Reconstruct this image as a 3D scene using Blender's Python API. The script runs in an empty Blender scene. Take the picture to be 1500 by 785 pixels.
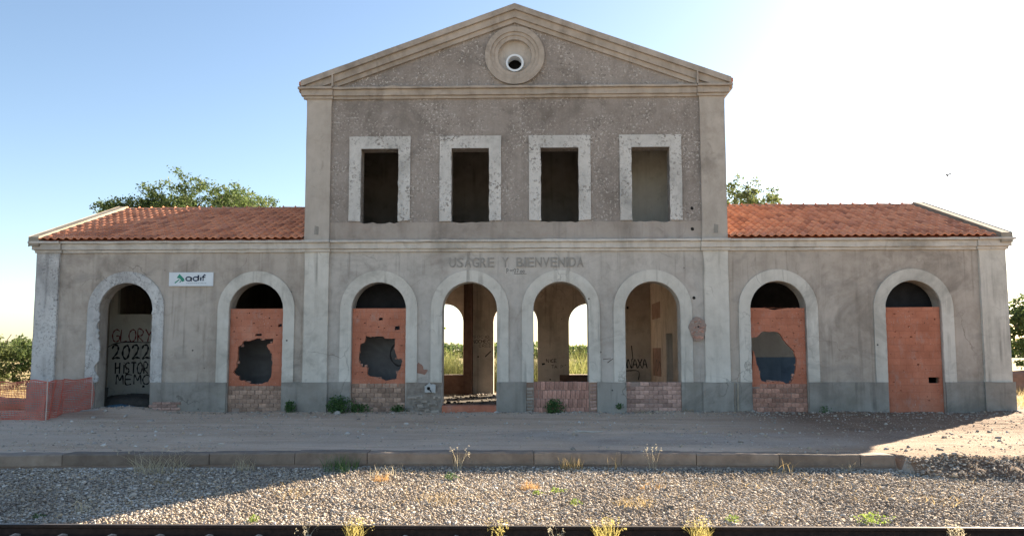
import bpy, bmesh, math, random
import numpy as np
from mathutils import Vector, Matrix, Euler
from mathutils.geometry import tessellate_polygon

scene = bpy.context.scene
COL = scene.collection
rnd = random.Random(7)
rng = np.random.default_rng(7)

# ---------------------------------------------------------------- camera
R = ((0.99975492, -0.02190907, 0.00317729), (0.02210033, 0.99610695, -0.08533771), (-0.00129525, 0.08538701, 0.99634702))
cam = bpy.data.cameras.new("camera")
cam_o = bpy.data.objects.new("camera", cam)
COL.objects.link(cam_o)
cam.sensor_width = 36.0
cam.lens = 1126.0 / 1500.0 * 36.0
cam.shift_y = 26.0 / 1500.0
cam.clip_start = 0.1
cam.clip_end = 9000
m = Matrix(((R[0][0], R[0][2], -R[0][1], 0.393), (R[1][0], R[1][2], -R[1][1], -22.0), (R[2][0], R[2][2], -R[2][1], 1.715), (0, 0, 0, 1)))
cam_o.matrix_world = m
scene.camera = cam_o

# ---------------------------------------------------------------- light
SUN_EL, SUN_AZ = math.radians(23.1), math.radians(43.5)      # azimuth from +Y towards +X
world = bpy.data.worlds.new("World")
scene.world = world
world.use_nodes = True
wn = world.node_tree
sky = wn.nodes.new("ShaderNodeTexSky")
sky.sky_type = 'NISHITA'
sky.sun_disc = False
sky.sun_elevation = SUN_EL
sky.sun_rotation = SUN_AZ
sky.altitude = 300
sky.air_density = 1.0
sky.dust_density = 0.65
sky.ozone_density = 1.0
bg = wn.nodes["Background"]
bg.inputs["Strength"].default_value = 0.05
wn.links.new(sky.outputs[0], bg.inputs["Color"])
sun = bpy.data.lights.new("sun", 'SUN')
sun.energy = 5.0
sun.angle = math.radians(0.5)
sun.color = (1.0, 0.83, 0.62)
sun_o = bpy.data.objects.new("sun", sun)
COL.objects.link(sun_o)
sd = Vector((math.sin(SUN_AZ) * math.cos(SUN_EL), math.cos(SUN_AZ) * math.cos(SUN_EL), math.sin(SUN_EL)))
sun_o.rotation_euler = sd.to_track_quat('Z', 'Y').to_euler()
sun_o.location = sd * 60
vs = scene.view_settings
vs.view_transform = 'Standard'
vs.look = 'None'
vs.gamma = 1
vs.use_curve_mapping = False
vs.exposure = 2.22
try:
    scene.cycles.max_bounces = 8
    scene.cycles.diffuse_bounces = 5
except Exception:
    pass

# ---------------------------------------------------------------- helpers: noise
def vnoise(x, y, seed=0):
    x = np.asarray(x, float); y = np.asarray(y, float)
    xi = np.floor(x).astype(np.int64); yi = np.floor(y).astype(np.int64)
    fx = x - xi; fy = y - yi
    fx = fx * fx * (3 - 2 * fx); fy = fy * fy * (3 - 2 * fy)
    def h(a, b):
        n = (a * 374761393 + b * 668265263 + seed * 1274126177) & 0x7fffffff
        n = ((n ^ (n >> 13)) * 1274126177) & 0x7fffffff
        return ((n ^ (n >> 16)) & 0xffff) / 65535.0
    return (h(xi, yi) * (1 - fx) + h(xi + 1, yi) * fx) * (1 - fy) + (h(xi, yi + 1) * (1 - fx) + h(xi + 1, yi + 1) * fx) * fy

def fbm(x, y, seed=0, o=4):
    s = 0; a = 0.5
    for i in range(o):
        s = s + a * (vnoise(np.asarray(x) * 2 ** i, np.asarray(y) * 2 ** i, seed + i) - 0.5) * 2
        a *= 0.5
    return s

# ---------------------------------------------------------------- helpers: objects
def link(o, parent=None):
    COL.objects.link(o)
    if parent is not None:
        o.parent = parent
    return o

def tag(o, label=None, cat=None, group=None, kind=None):
    if label: o["label"] = label
    if cat: o["category"] = cat
    if group: o["group"] = group
    if kind: o["kind"] = kind
    return o

def empty(name, loc=(0, 0, 0), rz=0):
    o = bpy.data.objects.new(name, None)
    o.location = loc; o.rotation_euler = (0, 0, rz)
    o.empty_display_size = 0.3
    return link(o)

class MB:
    def __init__(self):
        self.v = []; self.f = []; self.mi = []
    def add(self, vs, fs, mi=0):
        b = len(self.v)
        self.v.extend(vs)
        self.f.extend([tuple(b + i for i in f) for f in fs])
        self.mi.extend([mi] * len(fs))
        return self
    def quad(self, a, b, c, d, mi=0):
        return self.add([a, b, c, d], [(0, 1, 2, 3)], mi)
    def box(self, x0, x1, y0, y1, z0, z1, mi=0):
        v = [(x0, y0, z0), (x1, y0, z0), (x1, y1, z0), (x0, y1, z0), (x0, y0, z1), (x1, y0, z1), (x1, y1, z1), (x0, y1, z1)]
        return self.add(v, [(0, 3, 2, 1), (4, 5, 6, 7), (0, 1, 5, 4), (1, 2, 6, 5), (2, 3, 7, 6), (3, 0, 4, 7)], mi)
    def beam_x(self, x0, x1, y0, y1, z0, z1, step=0.35, jit=0.004, mi=0):
        """box along X with slightly uneven edges"""
        n = max(1, int((x1 - x0) / step)); vs = []
        for i in range(n + 1):
            x = x0 + (x1 - x0) * i / n
            for (y, z) in ((y0, z0), (y1, z0), (y1, z1), (y0, z1)):
                j = (jit * (4 if rnd.random() < .07 else 1)) if (0 < i < n and y == y0) else 0
                vs.append((x, y + rnd.uniform(-j, j), z + rnd.uniform(-j, j)))
        fs = []
        for i in range(n):
            a = i * 4; b = a + 4
            for k in range(4):
                l = (k + 1) % 4
                fs.append((a + k, a + l, b + l, b + k)[::-1])
        fs.append((0, 1, 2, 3)); fs.append((n * 4 + 3, n * 4 + 2, n * 4 + 1, n * 4))
        return self.add(vs, fs, mi)
    def prism(self, loops, y0, y1, mi=0):
        """polygon(s) in XZ (outer loop first, then holes), extruded from y0 (front) to y1"""
        tl = [[Vector((x, z, 0)) for x, z in lp] for lp in loops]
        tris = tessellate_polygon(tl)
        flat = [p for lp in loops for p in lp]
        n = len(flat)
        vs = [(x, y0, z) for x, z in flat] + [(x, y1, z) for x, z in flat]
        fs = []
        for t in tris:
            a, b, c = (flat[i] for i in t)
            ccw = (b[0] - a[0]) * (c[1] - a[1]) - (b[1] - a[1]) * (c[0] - a[0]) > 0
            t = tuple(t) if ccw else tuple(t)[::-1]
            fs.append(t); fs.append(tuple(n + i for i in t[::-1]))
        b = 0
        for li, lp in enumerate(loops):
            k = len(lp)
            area = sum(lp[i][0] * lp[(i + 1) % k][1] - lp[(i + 1) % k][0] * lp[i][1] for i in range(k))
            fwd = (area > 0) == (li == 0)
            for i in range(k):
                j = (i + 1) % k
                q = (b + i, n + b + i, n + b + j, b + j)
                fs.append(q if not fwd else q[::-1])
            b += k
        return self.add(vs, fs, mi)
    def tube(self, pts, rads, seg=6, mi=0, cap=True):
        pts = [Vector(p) for p in pts]
        if not hasattr(rads, '__len__'): rads = [rads] * len(pts)
        vs = []; fs = []
        for i, p in enumerate(pts):
            d = (pts[min(i + 1, len(pts) - 1)] - pts[max(i - 1, 0)]).normalized()
            up = Vector((0, 0, 1)) if abs(d.z) < 0.95 else Vector((1, 0, 0))
            a = d.cross(up).normalized(); b = d.cross(a)
            for k in range(seg):
                t = 2 * math.pi * k / seg
                vs.append(tuple(p + (a * math.cos(t) + b * math.sin(t)) * rads[i]))
        for i in range(len(pts) - 1):
            for k in range(seg):
                l = (k + 1) % seg
                fs.append((i * seg + k, i * seg + l, (i + 1) * seg + l, (i + 1) * seg + k))
        if cap:
            fs.append(tuple(range(seg))[::-1]); fs.append(tuple(range((len(pts) - 1) * seg, len(pts) * seg)))
        return self.add(vs, fs, mi)
    def mesh(self, name, mats, smooth=False):
        me = bpy.data.meshes.new(name)
        me.from_pydata(self.v, [], self.f)
        if not isinstance(mats, (list, tuple)): mats = [mats]
        for q in mats: me.materials.append(q)
        me.polygons.foreach_set("material_index", self.mi)
        if smooth: me.polygons.foreach_set("use_smooth", [True] * len(me.polygons))
        me.update()
        return me
    def build(self, name, mats, parent=None, smooth=False, bevel=0, loc=None):
        o = bpy.data.objects.new(name, self.mesh(name, mats, smooth))
        if loc is not None: o.location = loc
        if bevel:
            md = o.modifiers.new("bevel", 'BEVEL'); md.width = bevel; md.segments = 2; md.limit_method = 'ANGLE'; md.angle_limit = math.radians(50)
        return link(o, parent)

def np_mesh(name, V, F, mats, parent=None, colors=None, mi=None):
    """mesh from arrays; F is (n,3) or (n,4)"""
    me = bpy.data.meshes.new(name)
    V = np.asarray(V, np.float32); F = np.asarray(F, np.int32)
    k = F.shape[1]
    me.vertices.add(len(V)); me.vertices.foreach_set("co", V.ravel())
    me.loops.add(F.size); me.loops.foreach_set("vertex_index", F.ravel())
    me.polygons.add(len(F)); me.polygons.foreach_set("loop_start", np.arange(0, F.size, k, dtype=np.int32))
    if not isinstance(mats, (list, tuple)): mats = [mats]
    for q in mats: me.materials.append(q)
    if mi is not None: me.polygons.foreach_set("material_index", np.asarray(mi, np.int32))
    if colors is not None:
        at = me.attributes.new("tone", 'FLOAT', 'POINT')
        at.data.foreach_set("value", np.asarray(colors, np.float32))
    me.update(calc_edges=True)
    me.validate()
    o = bpy.data.objects.new(name, me)
    return link(o, parent)

# ---------------------------------------------------------------- helpers: materials
class NM:
    def __init__(self, name, rough=0.9):
        self.m = bpy.data.materials.new(name); self.m.use_nodes = True
        self.t = self.m.node_tree; self.b = self.t.nodes["Principled BSDF"]
        self.b.inputs["Roughness"].default_value = rough
        self.b.inputs["Specular IOR Level"].default_value = 0.25
        self._co = None
    def n(self, k, **kw):
        x = self.t.nodes.new(k)
        for a, b in kw.items():
            if hasattr(x, a): setattr(x, a, b)
        return x
    def l(self, a, b): self.t.links.new(a, b)
    def co(self, scale=None):
        if self._co is None: self._co = self.n("ShaderNodeTexCoord").outputs["Object"]
        if scale is None: return self._co
        mp = self.n("ShaderNodeMapping"); mp.inputs["Scale"].default_value = scale
        self.l(self._co, mp.inputs["Vector"]); return mp.outputs[0]
    def noise(self, s, det=5, rough=0.55, scale=None, dist=0.0):
        x = self.n("ShaderNodeTexNoise")
        x.inputs["Scale"].default_value = s; x.inputs["Detail"].default_value = det
        x.inputs["Roughness"].default_value = rough; x.inputs["Distortion"].default_value = dist
        self.l(self.co(scale), x.inputs["Vector"]); return x.outputs["Fac"]
    def voro(self, s, scale=None, feature='F1', out="Distance"):
        x = self.n("ShaderNodeTexVoronoi"); x.feature = feature; x.inputs["Scale"].default_value = s
        self.l(self.co(scale), x.inputs["Vector"]); return x.outputs[out]
    def ramp(self, fac, *st):
        x = self.n("ShaderNodeValToRGB"); e = x.color_ramp.elements
        while len(e) < len(st): e.new(0.5)
        for i, (p, c) in enumerate(st):
            e[i].position = p; e[i].color = (c, c, c, 1) if not hasattr(c, '__len__') else (*c, 1)
        self.l(fac, x.inputs[0]); return x.outputs[0]
    def mix(self, fac, a, b, mode='MIX'):
        x = self.n("ShaderNodeMix"); x.data_type = 'RGBA'; x.blend_type = mode
        ins = [s for s in x.inputs if s.type == 'RGBA']
        f = x.inputs[0]
        for sock, val in ((f, fac), (ins[0], a), (ins[1], b)):
            if hasattr(val, 'links') or hasattr(val, 'is_linked'): self.l(val, sock)
            elif hasattr(val, '__len__'): sock.default_value = (*val, 1)
            elif sock.type == 'RGBA': sock.default_value = (val, val, val, 1)
            else: sock.default_value = val
        return [o for o in x.outputs if o.type == 'RGBA'][0]
    def math(self, op, a, b=0.0):
        x = self.n("ShaderNodeMath"); x.operation = op
        for i, v in enumerate((a, b)):
            if hasattr(v, 'is_linked'): self.l(v, x.inputs[i])
            else: x.inputs[i].default_value = v
        return x.outputs[0]
    def sep(self):
        x = self.n("ShaderNodeSeparateXYZ"); self.l(self.co(), x.inputs[0]); return x.outputs
    def color(self, c):
        if hasattr(c, 'is_linked'): self.l(c, self.b.inputs["Base Color"])
        else: self.b.inputs["Base Color"].default_value = (*c, 1)
    def bump(self, h, strength=0.4, dist=0.02):
        x = self.n("ShaderNodeBump"); x.inputs["Strength"].default_value = strength; x.inputs["Distance"].default_value = dist
        self.l(h, x.inputs["Height"]); self.l(x.outputs[0], self.b.inputs["Normal"])

def plaster(name, dark, mid, light, speck=None, speck_amt=0.5, speck_size=34, streak=0.35, stain=None, pits=True, bump=0.35, patch=None):
    q = NM(name, 0.93)
    n1 = q.noise(0.55, 7, 0.6, dist=0.4)
    c = q.ramp(n1, (0.32, dark), (0.5, mid), (0.68, light))
    n2 = q.noise(3.5, 6, 0.65)
    c = q.mix(q.ramp(n2, (0.35, 0.0), (0.75, 0.5)), c, [min(1, v * 1.18) for v in light])
    n2b = q.noise(2.1, 7, 0.7, dist=1.0)
    c = q.mix(q.ramp(n2b, (0.56, 0.0), (0.72, 0.45)), c, [v * 0.62 for v in dark])
    st = q.noise(2.6, 5, 0.6, scale=(1, 1, 0.12))
    c = q.mix(q.math('MULTIPLY', q.ramp(st, (0.5, 0.0), (0.75, 1.0)), streak), c, [v * 0.55 for v in dark])
    if stain:
        n3 = q.noise(0.9, 5, 0.6, scale=(1, 1, 1.7), dist=0.8)
        c = q.mix(q.ramp(n3, (0.55, 0.0), (0.72, 0.55)), c, stain)
    so = q.noise(0.42, 8, 0.68, dist=1.2)
    c = q.mix(q.ramp(so, (0.53, 0.0), (0.66, 0.5)), c, [v * 0.55 for v in dark])
    li = q.noise(0.7, 8, 0.72, dist=0.6)
    c = q.mix(q.ramp(li, (0.60, 0.0), (0.70, 0.4)), c, [min(.7, v * 1.22) for v in light])
    hgt = q.math('ADD', n2, q.math('MULTIPLY', q.noise(28, 4, 0.7), 0.5))
    if patch:      # pale weathered flakes that let the render show
        n5 = q.noise(7, 8, 0.75, dist=0.3)
        c = q.mix(q.ramp(n5, (0.5, 0.0), (0.58, 0.8)), c, patch)
        hgt = q.math('ADD', hgt, q.math('MULTIPLY', q.ramp(n5, (0.5, 0.0), (0.56, 1.0)), 0.5))
    if pits:
        vc = q.n("ShaderNodeTexVoronoi"); vc.feature = 'DISTANCE_TO_EDGE'; vc.inputs["Scale"].default_value = 0.45
        wv = q.n("ShaderNodeVectorMath"); wv.operation = 'ADD'
        nz = q.n("ShaderNodeTexNoise"); nz.inputs["Scale"].default_value = 1.6; nz.inputs["Detail"].default_value = 7; q.l(q.co(), nz.inputs["Vector"])
        q.l(q.co(), wv.inputs[0]); q.l(nz.outputs["Color"], wv.inputs[1]); q.l(wv.outputs[0], vc.inputs["Vector"])
        ck = q.math('MULTIPLY', q.ramp(vc.outputs["Distance"], (0.0, 1.0), (0.007, 0.0)), q.ramp(q.noise(0.5, 4), (0.5, 0.0), (0.6, 0.7)))
        c = q.mix(ck, c, [v * 0.45 for v in dark]); hgt = q.math('SUBTRACT', hgt, ck)
        s2 = q.noise(5.5, 4, 0.6, scale=(1, 1, 0.05))
        c = q.mix(q.math('MULTIPLY', q.ramp(s2, (0.55, 0.0), (0.70, 0.75)), q.ramp(q.noise(0.9, 4), (0.42, 0.0), (0.58, 1.0))), c, [v * 0.55 for v in dark])
    if speck:
        v = q.noise(speck_size, 2, 0.6)
        msk = q.ramp(q.noise(1.1, 6, 0.7, dist=0.5), (0.42, 0.1), (0.6, 1.0))
        sp = q.math('MULTIPLY', q.ramp(v, (0.56, 0.0), (0.62, 1.0)), msk)
        c = q.mix(q.math('MULTIPLY', sp, speck_amt), c, speck)
        dk = q.math('MULTIPLY', q.ramp(q.noise(speck_size * 0.8, 2, 0.6), (0.36, 1.0), (0.42, 0.0)), msk)
        c = q.mix(q.math('MULTIPLY', dk, speck_amt * 0.8), c, [v_ * 0.45 for v_ in dark])
        hgt = q.math('ADD', hgt, q.math('MULTIPLY', v, msk))
    if pits:
        p = q.voro(2.3)
        pm = q.math('MULTIPLY', q.ramp(p, (0.035, 1.0), (0.075, 0.0)), q.ramp(q.noise(0.8, 3), (0.5, 0.0), (0.58, 1.0)))
        c = q.mix(pm, c, (0.07, 0.06, 0.055))
        hgt = q.math('SUBTRACT', hgt, pm)
    q.color(c); q.bump(hgt, bump, 0.02)
    return q.m

def simple(name, a, b, s=6, rough=0.85, bump=0.2, det=5, metallic=0.0, rand=0.0):
    q = NM(name, rough)
    n1 = q.noise(s, det, 0.65)
    c = q.ramp(n1, (0.3, a), (0.7, b))
    if rand:
        oi = q.n("ShaderNodeObjectInfo")
        hs = q.n("ShaderNodeHueSaturation")
        q.l(q.math('ADD', q.math('MULTIPLY', oi.outputs["Random"], rand), 1 - rand / 2), hs.inputs["Value"])
        q.l(c, hs.inputs["Color"]); c = hs.outputs[0]
    q.color(c); q.b.inputs["Metallic"].default_value = metallic
    if bump: q.bump(n1, bump, 0.01)
    return q.m

M = {}
M['wall_wing'] = plaster("weathered_brown_render", (0.30, 0.258, 0.215), (0.40, 0.352, 0.30), (0.48, 0.43, 0.375), stain=(0.27, 0.25, 0.225), streak=0.4, bump=0.3)
M['wall_mid'] = plaster("weathered_grey_render", (0.34, 0.308, 0.272), (0.45, 0.418, 0.375), (0.53, 0.498, 0.452), stain=(0.38, 0.325, 0.285), streak=0.3, bump=0.3)
M['wall_up'] = plaster("exposed_roughcast", (0.205, 0.178, 0.155), (0.265, 0.235, 0.208), (0.325, 0.292, 0.262), speck=(0.56, 0.53, 0.49), speck_amt=0.75, speck_size=15, streak=0.35, pits=False, bump=0.9)
M['wall_band'] = plaster("smooth_stained_band", (0.25, 0.215, 0.185), (0.325, 0.285, 0.245), (0.39, 0.35, 0.31), stain=(0.39, 0.28, 0.235), streak=0.5, pits=False)
M['stone'] = plaster("pale_lime_surround", (0.46, 0.438, 0.385), (0.56, 0.535, 0.475), (0.63, 0.605, 0.545), streak=0.3, pits=True, bump=0.3)
M['stone_worn'] = plaster("flaking_white_surround", (0.36, 0.355, 0.35), (0.48, 0.475, 0.46), (0.60, 0.60, 0.58), streak=0.4, speck=(0.20, 0.185, 0.17), speck_amt=0.7, speck_size=15, bump=0.6)
M['frame_flaky'] = plaster("flaking_whitewash", (0.43, 0.425, 0.40), (0.53, 0.52, 0.49), (0.61, 0.60, 0.57), speck=(0.17, 0.15, 0.13), speck_amt=0.85, speck_size=14, streak=0.3, bump=0.8, pits=False)
M['cornice_up'] = plaster("aged_cornice_stone", (0.26, 0.225, 0.185), (0.355, 0.31, 0.26), (0.44, 0.39, 0.335), streak=0.4, pits=False)
M['cornice_low'] = plaster("lime_cornice", (0.42, 0.39, 0.345), (0.52, 0.49, 0.44), (0.60, 0.57, 0.52), stain=(0.34, 0.305, 0.265), streak=0.55, pits=False)
M['pil_up'] = plaster("upper_pilaster_render", (0.33, 0.29, 0.245), (0.41, 0.37, 0.32), (0.47, 0.43, 0.38), streak=0.25, pits=False)
M['plinth'] = plaster("cement_plinth", (0.215, 0.20, 0.175), (0.275, 0.26, 0.232), (0.33, 0.315, 0.285), streak=0.45, stain=(0.245, 0.24, 0.20))
M['inner'] = plaster("old_inner_plaster", (0.47, 0.395, 0.33), (0.58, 0.495, 0.425), (0.64, 0.56, 0.49), streak=0.3, stain=(0.44, 0.345, 0.29))
M['inner_dark'] = plaster("dark_inner_plaster", (0.20, 0.185, 0.17), (0.25, 0.235, 0.22), (0.30, 0.285, 0.27), streak=0.3)  # darker grey plaster for ceilings and inner partitions
M['inner_grey'] = plaster("grey_green_inner_plaster", (0.54, 0.53, 0.475), (0.63, 0.62, 0.56), (0.68, 0.67, 0.61), streak=0.3)
M['inner_brown'] = plaster("brown_broken_plaster", (0.09, 0.052, 0.042), (0.135, 0.08, 0.062), (0.20, 0.13, 0.10), streak=0.4)
M['inner_pale'] = plaster("pale_inner_paint", (0.55, 0.56, 0.56), (0.63, 0.64, 0.64), (0.68, 0.69, 0.69), streak=0.2, pits=False)
M['charcoal'] = plaster("charcoal_paint_and_room_dark", (0.12, 0.125, 0.13), (0.15, 0.155, 0.16), (0.18, 0.185, 0.19), pits=False)
M['room_shade'] = simple("painted_room_shade", (0.018, 0.019, 0.022), (0.034, 0.035, 0.04), s=3)  # near-black colour stands in for unlit depth behind the arch tops
M['blue_paint'] = plaster("blue_dado_paint", (0.17, 0.27, 0.42), (0.20, 0.31, 0.47), (0.24, 0.35, 0.51), pits=False)

def infill_mat():
    q = NM("painted_hollow_brick", 0.9)
    n1 = q.noise(1.6, 6, 0.6)
    c = q.ramp(n1, (0.3, (0.40, 0.145, 0.085)), (0.55, (0.50, 0.195, 0.12)), (0.75, (0.55, 0.25, 0.165)))
    br = q.n("ShaderNodeTexBrick")
    sx = q.n("ShaderNodeSeparateXYZ"); q.l(q.co(), sx.inputs[0])
    cb = q.n("ShaderNodeCombineXYZ"); q.l(sx.outputs[0], cb.inputs[0]); q.l(sx.outputs[2], cb.inputs[1])
    q.l(cb.outputs[0], br.inputs["Vector"])
    br.inputs["Scale"].default_value = 1.0; br.inputs["Brick Width"].default_value = 0.33; br.inputs["Row Height"].default_value = 0.19
    br.inputs["Mortar Size"].default_value = 0.007; br.inputs["Mortar Smooth"].default_value = 0.6
    br.inputs["Color1"].default_value = (1, 1, 1, 1); br.inputs["Color2"].default_value = (0.82, 0.82, 0.82, 1); br.inputs["Mortar"].default_value = (0.6, 0.6, 0.6, 1)
    c = q.mix(0.5, c, br.outputs["Color"], 'MULTIPLY')
    gr = q.noise(5, 6, 0.7, scale=(1, 1, 0.5))
    c = q.mix(q.ramp(gr, (0.55, 0.0), (0.78, 0.6)), c, (0.40, 0.31, 0.27))
    wh = q.noise(30, 2, 0.5)
    c = q.mix(q.math('MULTIPLY', q.ramp(wh, (0.66, 0.0), (0.69, 0.7)), q.ramp(q.noise(2, 3), (0.5, 0.0), (0.6, 1.0))), c, (0.6, 0.55, 0.5))
    pt = q.voro(5.5, scale=(1, 1, 1.5))
    pm = q.math('MULTIPLY', q.ramp(pt, (0.06, 1.0), (0.12, 0.0)), q.ramp(q.noise(2.2, 3), (0.48, 0.0), (0.54, 1.0)))
    c = q.mix(pm, c, (0.07, 0.035, 0.025))
    q.color(c)
    q.bump(q.math('SUBTRACT', q.math('ADD', q.math('MULTIPLY', br.outputs["Fac"], -0.6), q.noise(20, 4)), pm), 0.5, 0.02)
    return q.m
M['infill'] = infill_mat()
M['brick'] = simple("dusty_red_brick", (0.26, 0.135, 0.10), (0.52, 0.31, 0.235), s=2.2, det=9, bump=0.8, rand=0.7)
M['brick_pale'] = simple("pale_old_brick", (0.25, 0.165, 0.125), (0.50, 0.35, 0.265), s=2.2, det=9, bump=0.8, rand=0.7)
M['brick_pink'] = simple("pink_perforated_brick", (0.31, 0.16, 0.12), (0.55, 0.32, 0.255), s=2.2, det=9, bump=0.8, rand=0.6)
M['brick_lilac'] = simple("faded_brick", (0.28, 0.175, 0.145), (0.54, 0.375, 0.315), s=2.2, det=9, bump=0.8, rand=0.7)
M['mortar'] = simple("mortar", (0.26, 0.20, 0.17), (0.36, 0.28, 0.24), s=25, bump=0.5)
M['rubble'] = simple("rubble_masonry", (0.24, 0.20, 0.17), (0.42, 0.38, 0.33), s=8, bump=0.8, rand=0.6)

def tile_mat():
    q = NM("clay_roof_tile", 0.8)
    oi = q.n("ShaderNodeObjectInfo")
    at = q.n("ShaderNodeAttribute"); at.attribute_name = "tone"
    r = q.math('FRACT', q.math('ADD', oi.outputs["Random"], at.outputs["Fac"]))
    c = q.ramp(r, (0.0, (0.36, 0.15, 0.095)), (0.22, (0.55, 0.22, 0.125)), (0.45, (0.66, 0.27, 0.15)), (0.7, (0.72, 0.32, 0.185)), (1.0, (0.58, 0.245, 0.155)))
    n = q.noise(7, 5, 0.7)
    c = q.mix(q.ramp(n, (0.55, 0.0), (0.8, 0.5)), c, (0.36, 0.21, 0.155))
    q.color(c); q.bump(q.noise(30, 3), 0.2, 0.01)
    return q.m
M['tile'] = tile_mat()
M['coping'] = plaster("mortar_coping", (0.22, 0.19, 0.15), (0.30, 0.265, 0.21), (0.37, 0.33, 0.27), pits=False)
M['letter'] = plaster("cement_letter", (0.25, 0.235, 0.21), (0.30, 0.285, 0.258), (0.34, 0.325, 0.297), pits=False, streak=0.1)
M['mark'] = simple("dark_engraved_paint", (0.13, 0.13, 0.125), (0.16, 0.16, 0.15))
M['spray_black'] = simple("black_spray_paint", (0.018, 0.018, 0.02), (0.03, 0.03, 0.034), bump=0, rough=0.5)
M['spray_red'] = simple("red_spray_paint", (0.17, 0.03, 0.03), (0.24, 0.05, 0.05), bump=0, rough=0.5)
M['spray_faint'] = simple("faded_spray_paint", (0.11, 0.085, 0.075), (0.15, 0.12, 0.105), bump=0)
M['sign_white'] = simple("sign_enamel", (0.62, 0.68, 0.72), (0.70, 0.75, 0.78), s=3, rough=0.4, bump=0)
M['sign_green'] = simple("sign_green", (0.02, 0.22, 0.15), (0.03, 0.27, 0.18), bump=0, rough=0.4)
M['sign_navy'] = simple("sign_navy", (0.012, 0.03, 0.07), (0.02, 0.04, 0.09), bump=0, rough=0.4)
M['sign_grey'] = simple("sign_grey_print", (0.36, 0.42, 0.46), (0.42, 0.47, 0.5), bump=0, rough=0.4)
M['box_grey'] = simple("weathered_box_plastic", (0.40, 0.41, 0.40), (0.54, 0.55, 0.54), s=9)
M['metal'] = simple("galvanised_metal", (0.28, 0.29, 0.30), (0.4, 0.41, 0.42), s=12, rough=0.5, metallic=0.5)
M['black'] = simple("black_void", (0.01, 0.01, 0.01), (0.018, 0.018, 0.018), bump=0)
M['rail'] = simple("rusted_rail_steel", (0.022, 0.015, 0.013), (0.05, 0.033, 0.027), s=14, rough=0.75, bump=0.3, metallic=0.2)
M['rail_top'] = simple("dull_rail_head", (0.10, 0.09, 0.085), (0.17, 0.155, 0.15), s=18, rough=0.45, metallic=0.7, bump=0.1)
M['sleeper'] = simple("concrete_sleeper", (0.25, 0.235, 0.215), (0.36, 0.34, 0.31), s=9)
M['clip'] = simple("weathered_clip_steel", (0.28, 0.255, 0.23), (0.42, 0.39, 0.36), s=20, rough=0.6, metallic=0.3)
M['net'] = simple("faded_orange_safety_net", (0.50, 0.115, 0.075), (0.60, 0.19, 0.14), s=3, rough=0.6, bump=0)
M['post'] = simple("pale_stake", (0.50, 0.40, 0.35), (0.62, 0.52, 0.46), s=10)
M['tarp'] = simple("blue_plastic_sheet", (0.05, 0.13, 0.20), (0.09, 0.19, 0.27), s=5, rough=0.45)
M['heap'] = simple("dark_soil_heap", (0.05, 0.048, 0.043), (0.10, 0.092, 0.08), s=8, bump=0.8)
M['bark'] = simple("bark", (0.11, 0.085, 0.065), (0.20, 0.16, 0.125), s=12, bump=0.8)
M['debris'] = simple("grey_debris", (0.30, 0.27, 0.24), (0.52, 0.48, 0.44), s=7, bump=0.5, rand=0.3)
M['wood'] = simple("bleached_wood", (0.38, 0.34, 0.29), (0.55, 0.5, 0.44), s=14)
M['bird'] = simple("dark_feather", (0.035, 0.033, 0.032), (0.06, 0.056, 0.052), bump=0)
M['floor_in'] = simple("dirty_floor", (0.055, 0.05, 0.042), (0.12, 0.105, 0.085), s=3, bump=0.8)
M['kerb'] = simple("worn_kerb_stone", (0.17, 0.132, 0.105), (0.31, 0.25, 0.20), s=3.2, det=8, bump=0.6, rand=0.4)

def leaf_mat(name, a, b, trans=0.35):
    q = NM(name, 0.65)
    at = q.n("ShaderNodeAttribute"); at.attribute_name = "tone"
    c = q.ramp(at.outputs["Fac"], (0.0, a), (1.0, b))
    q.color(c)
    tr = q.n("ShaderNodeBsdfTranslucent")
    hs = q.n("ShaderNodeHueSaturation"); hs.inputs["Value"].default_value = 1.5; q.l(c, hs.inputs["Color"]); q.l(hs.outputs[0], tr.inputs["Color"])
    mx = q.n("ShaderNodeMixShader"); mx.inputs[0].default_value = trans
    q.l(q.b.outputs[0], mx.inputs[1]); q.l(tr.outputs[0], mx.inputs[2])
    q.l(mx.outputs[0], q.t.nodes["Material Output"].inputs["Surface"])
    return q.m
M['leaf'] = leaf_mat("tree_leaf", (0.05, 0.085, 0.03), (0.13, 0.17, 0.055))
M['leaf_pale'] = leaf_mat("pale_leaf", (0.08, 0.11, 0.045), (0.19, 0.22, 0.085))
M['leaf_weed'] = leaf_mat("weed_leaf", (0.045, 0.10, 0.035), (0.10, 0.18, 0.06), 0.3)
M['leaf_lime'] = leaf_mat("lime_leaf", (0.13, 0.20, 0.04), (0.26, 0.34, 0.07), 0.4)
M['dry'] = leaf_mat("dry_grass", (0.28, 0.20, 0.09), (0.50, 0.39, 0.20), 0.4)
M['dry_pale'] = leaf_mat("bleached_grass", (0.38, 0.33, 0.22), (0.58, 0.52, 0.38), 0.35)
M['dry_orange'] = leaf_mat("rust_dry_grass", (0.34, 0.20, 0.08), (0.52, 0.33, 0.14), 0.4)
M['yellow'] = leaf_mat("yellow_grass", (0.36, 0.30, 0.08), (0.58, 0.50, 0.20), 0.4)
M['field'] = leaf_mat("tall_field_grass", (0.11, 0.14, 0.045), (0.30, 0.30, 0.12), 0.4)

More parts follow.
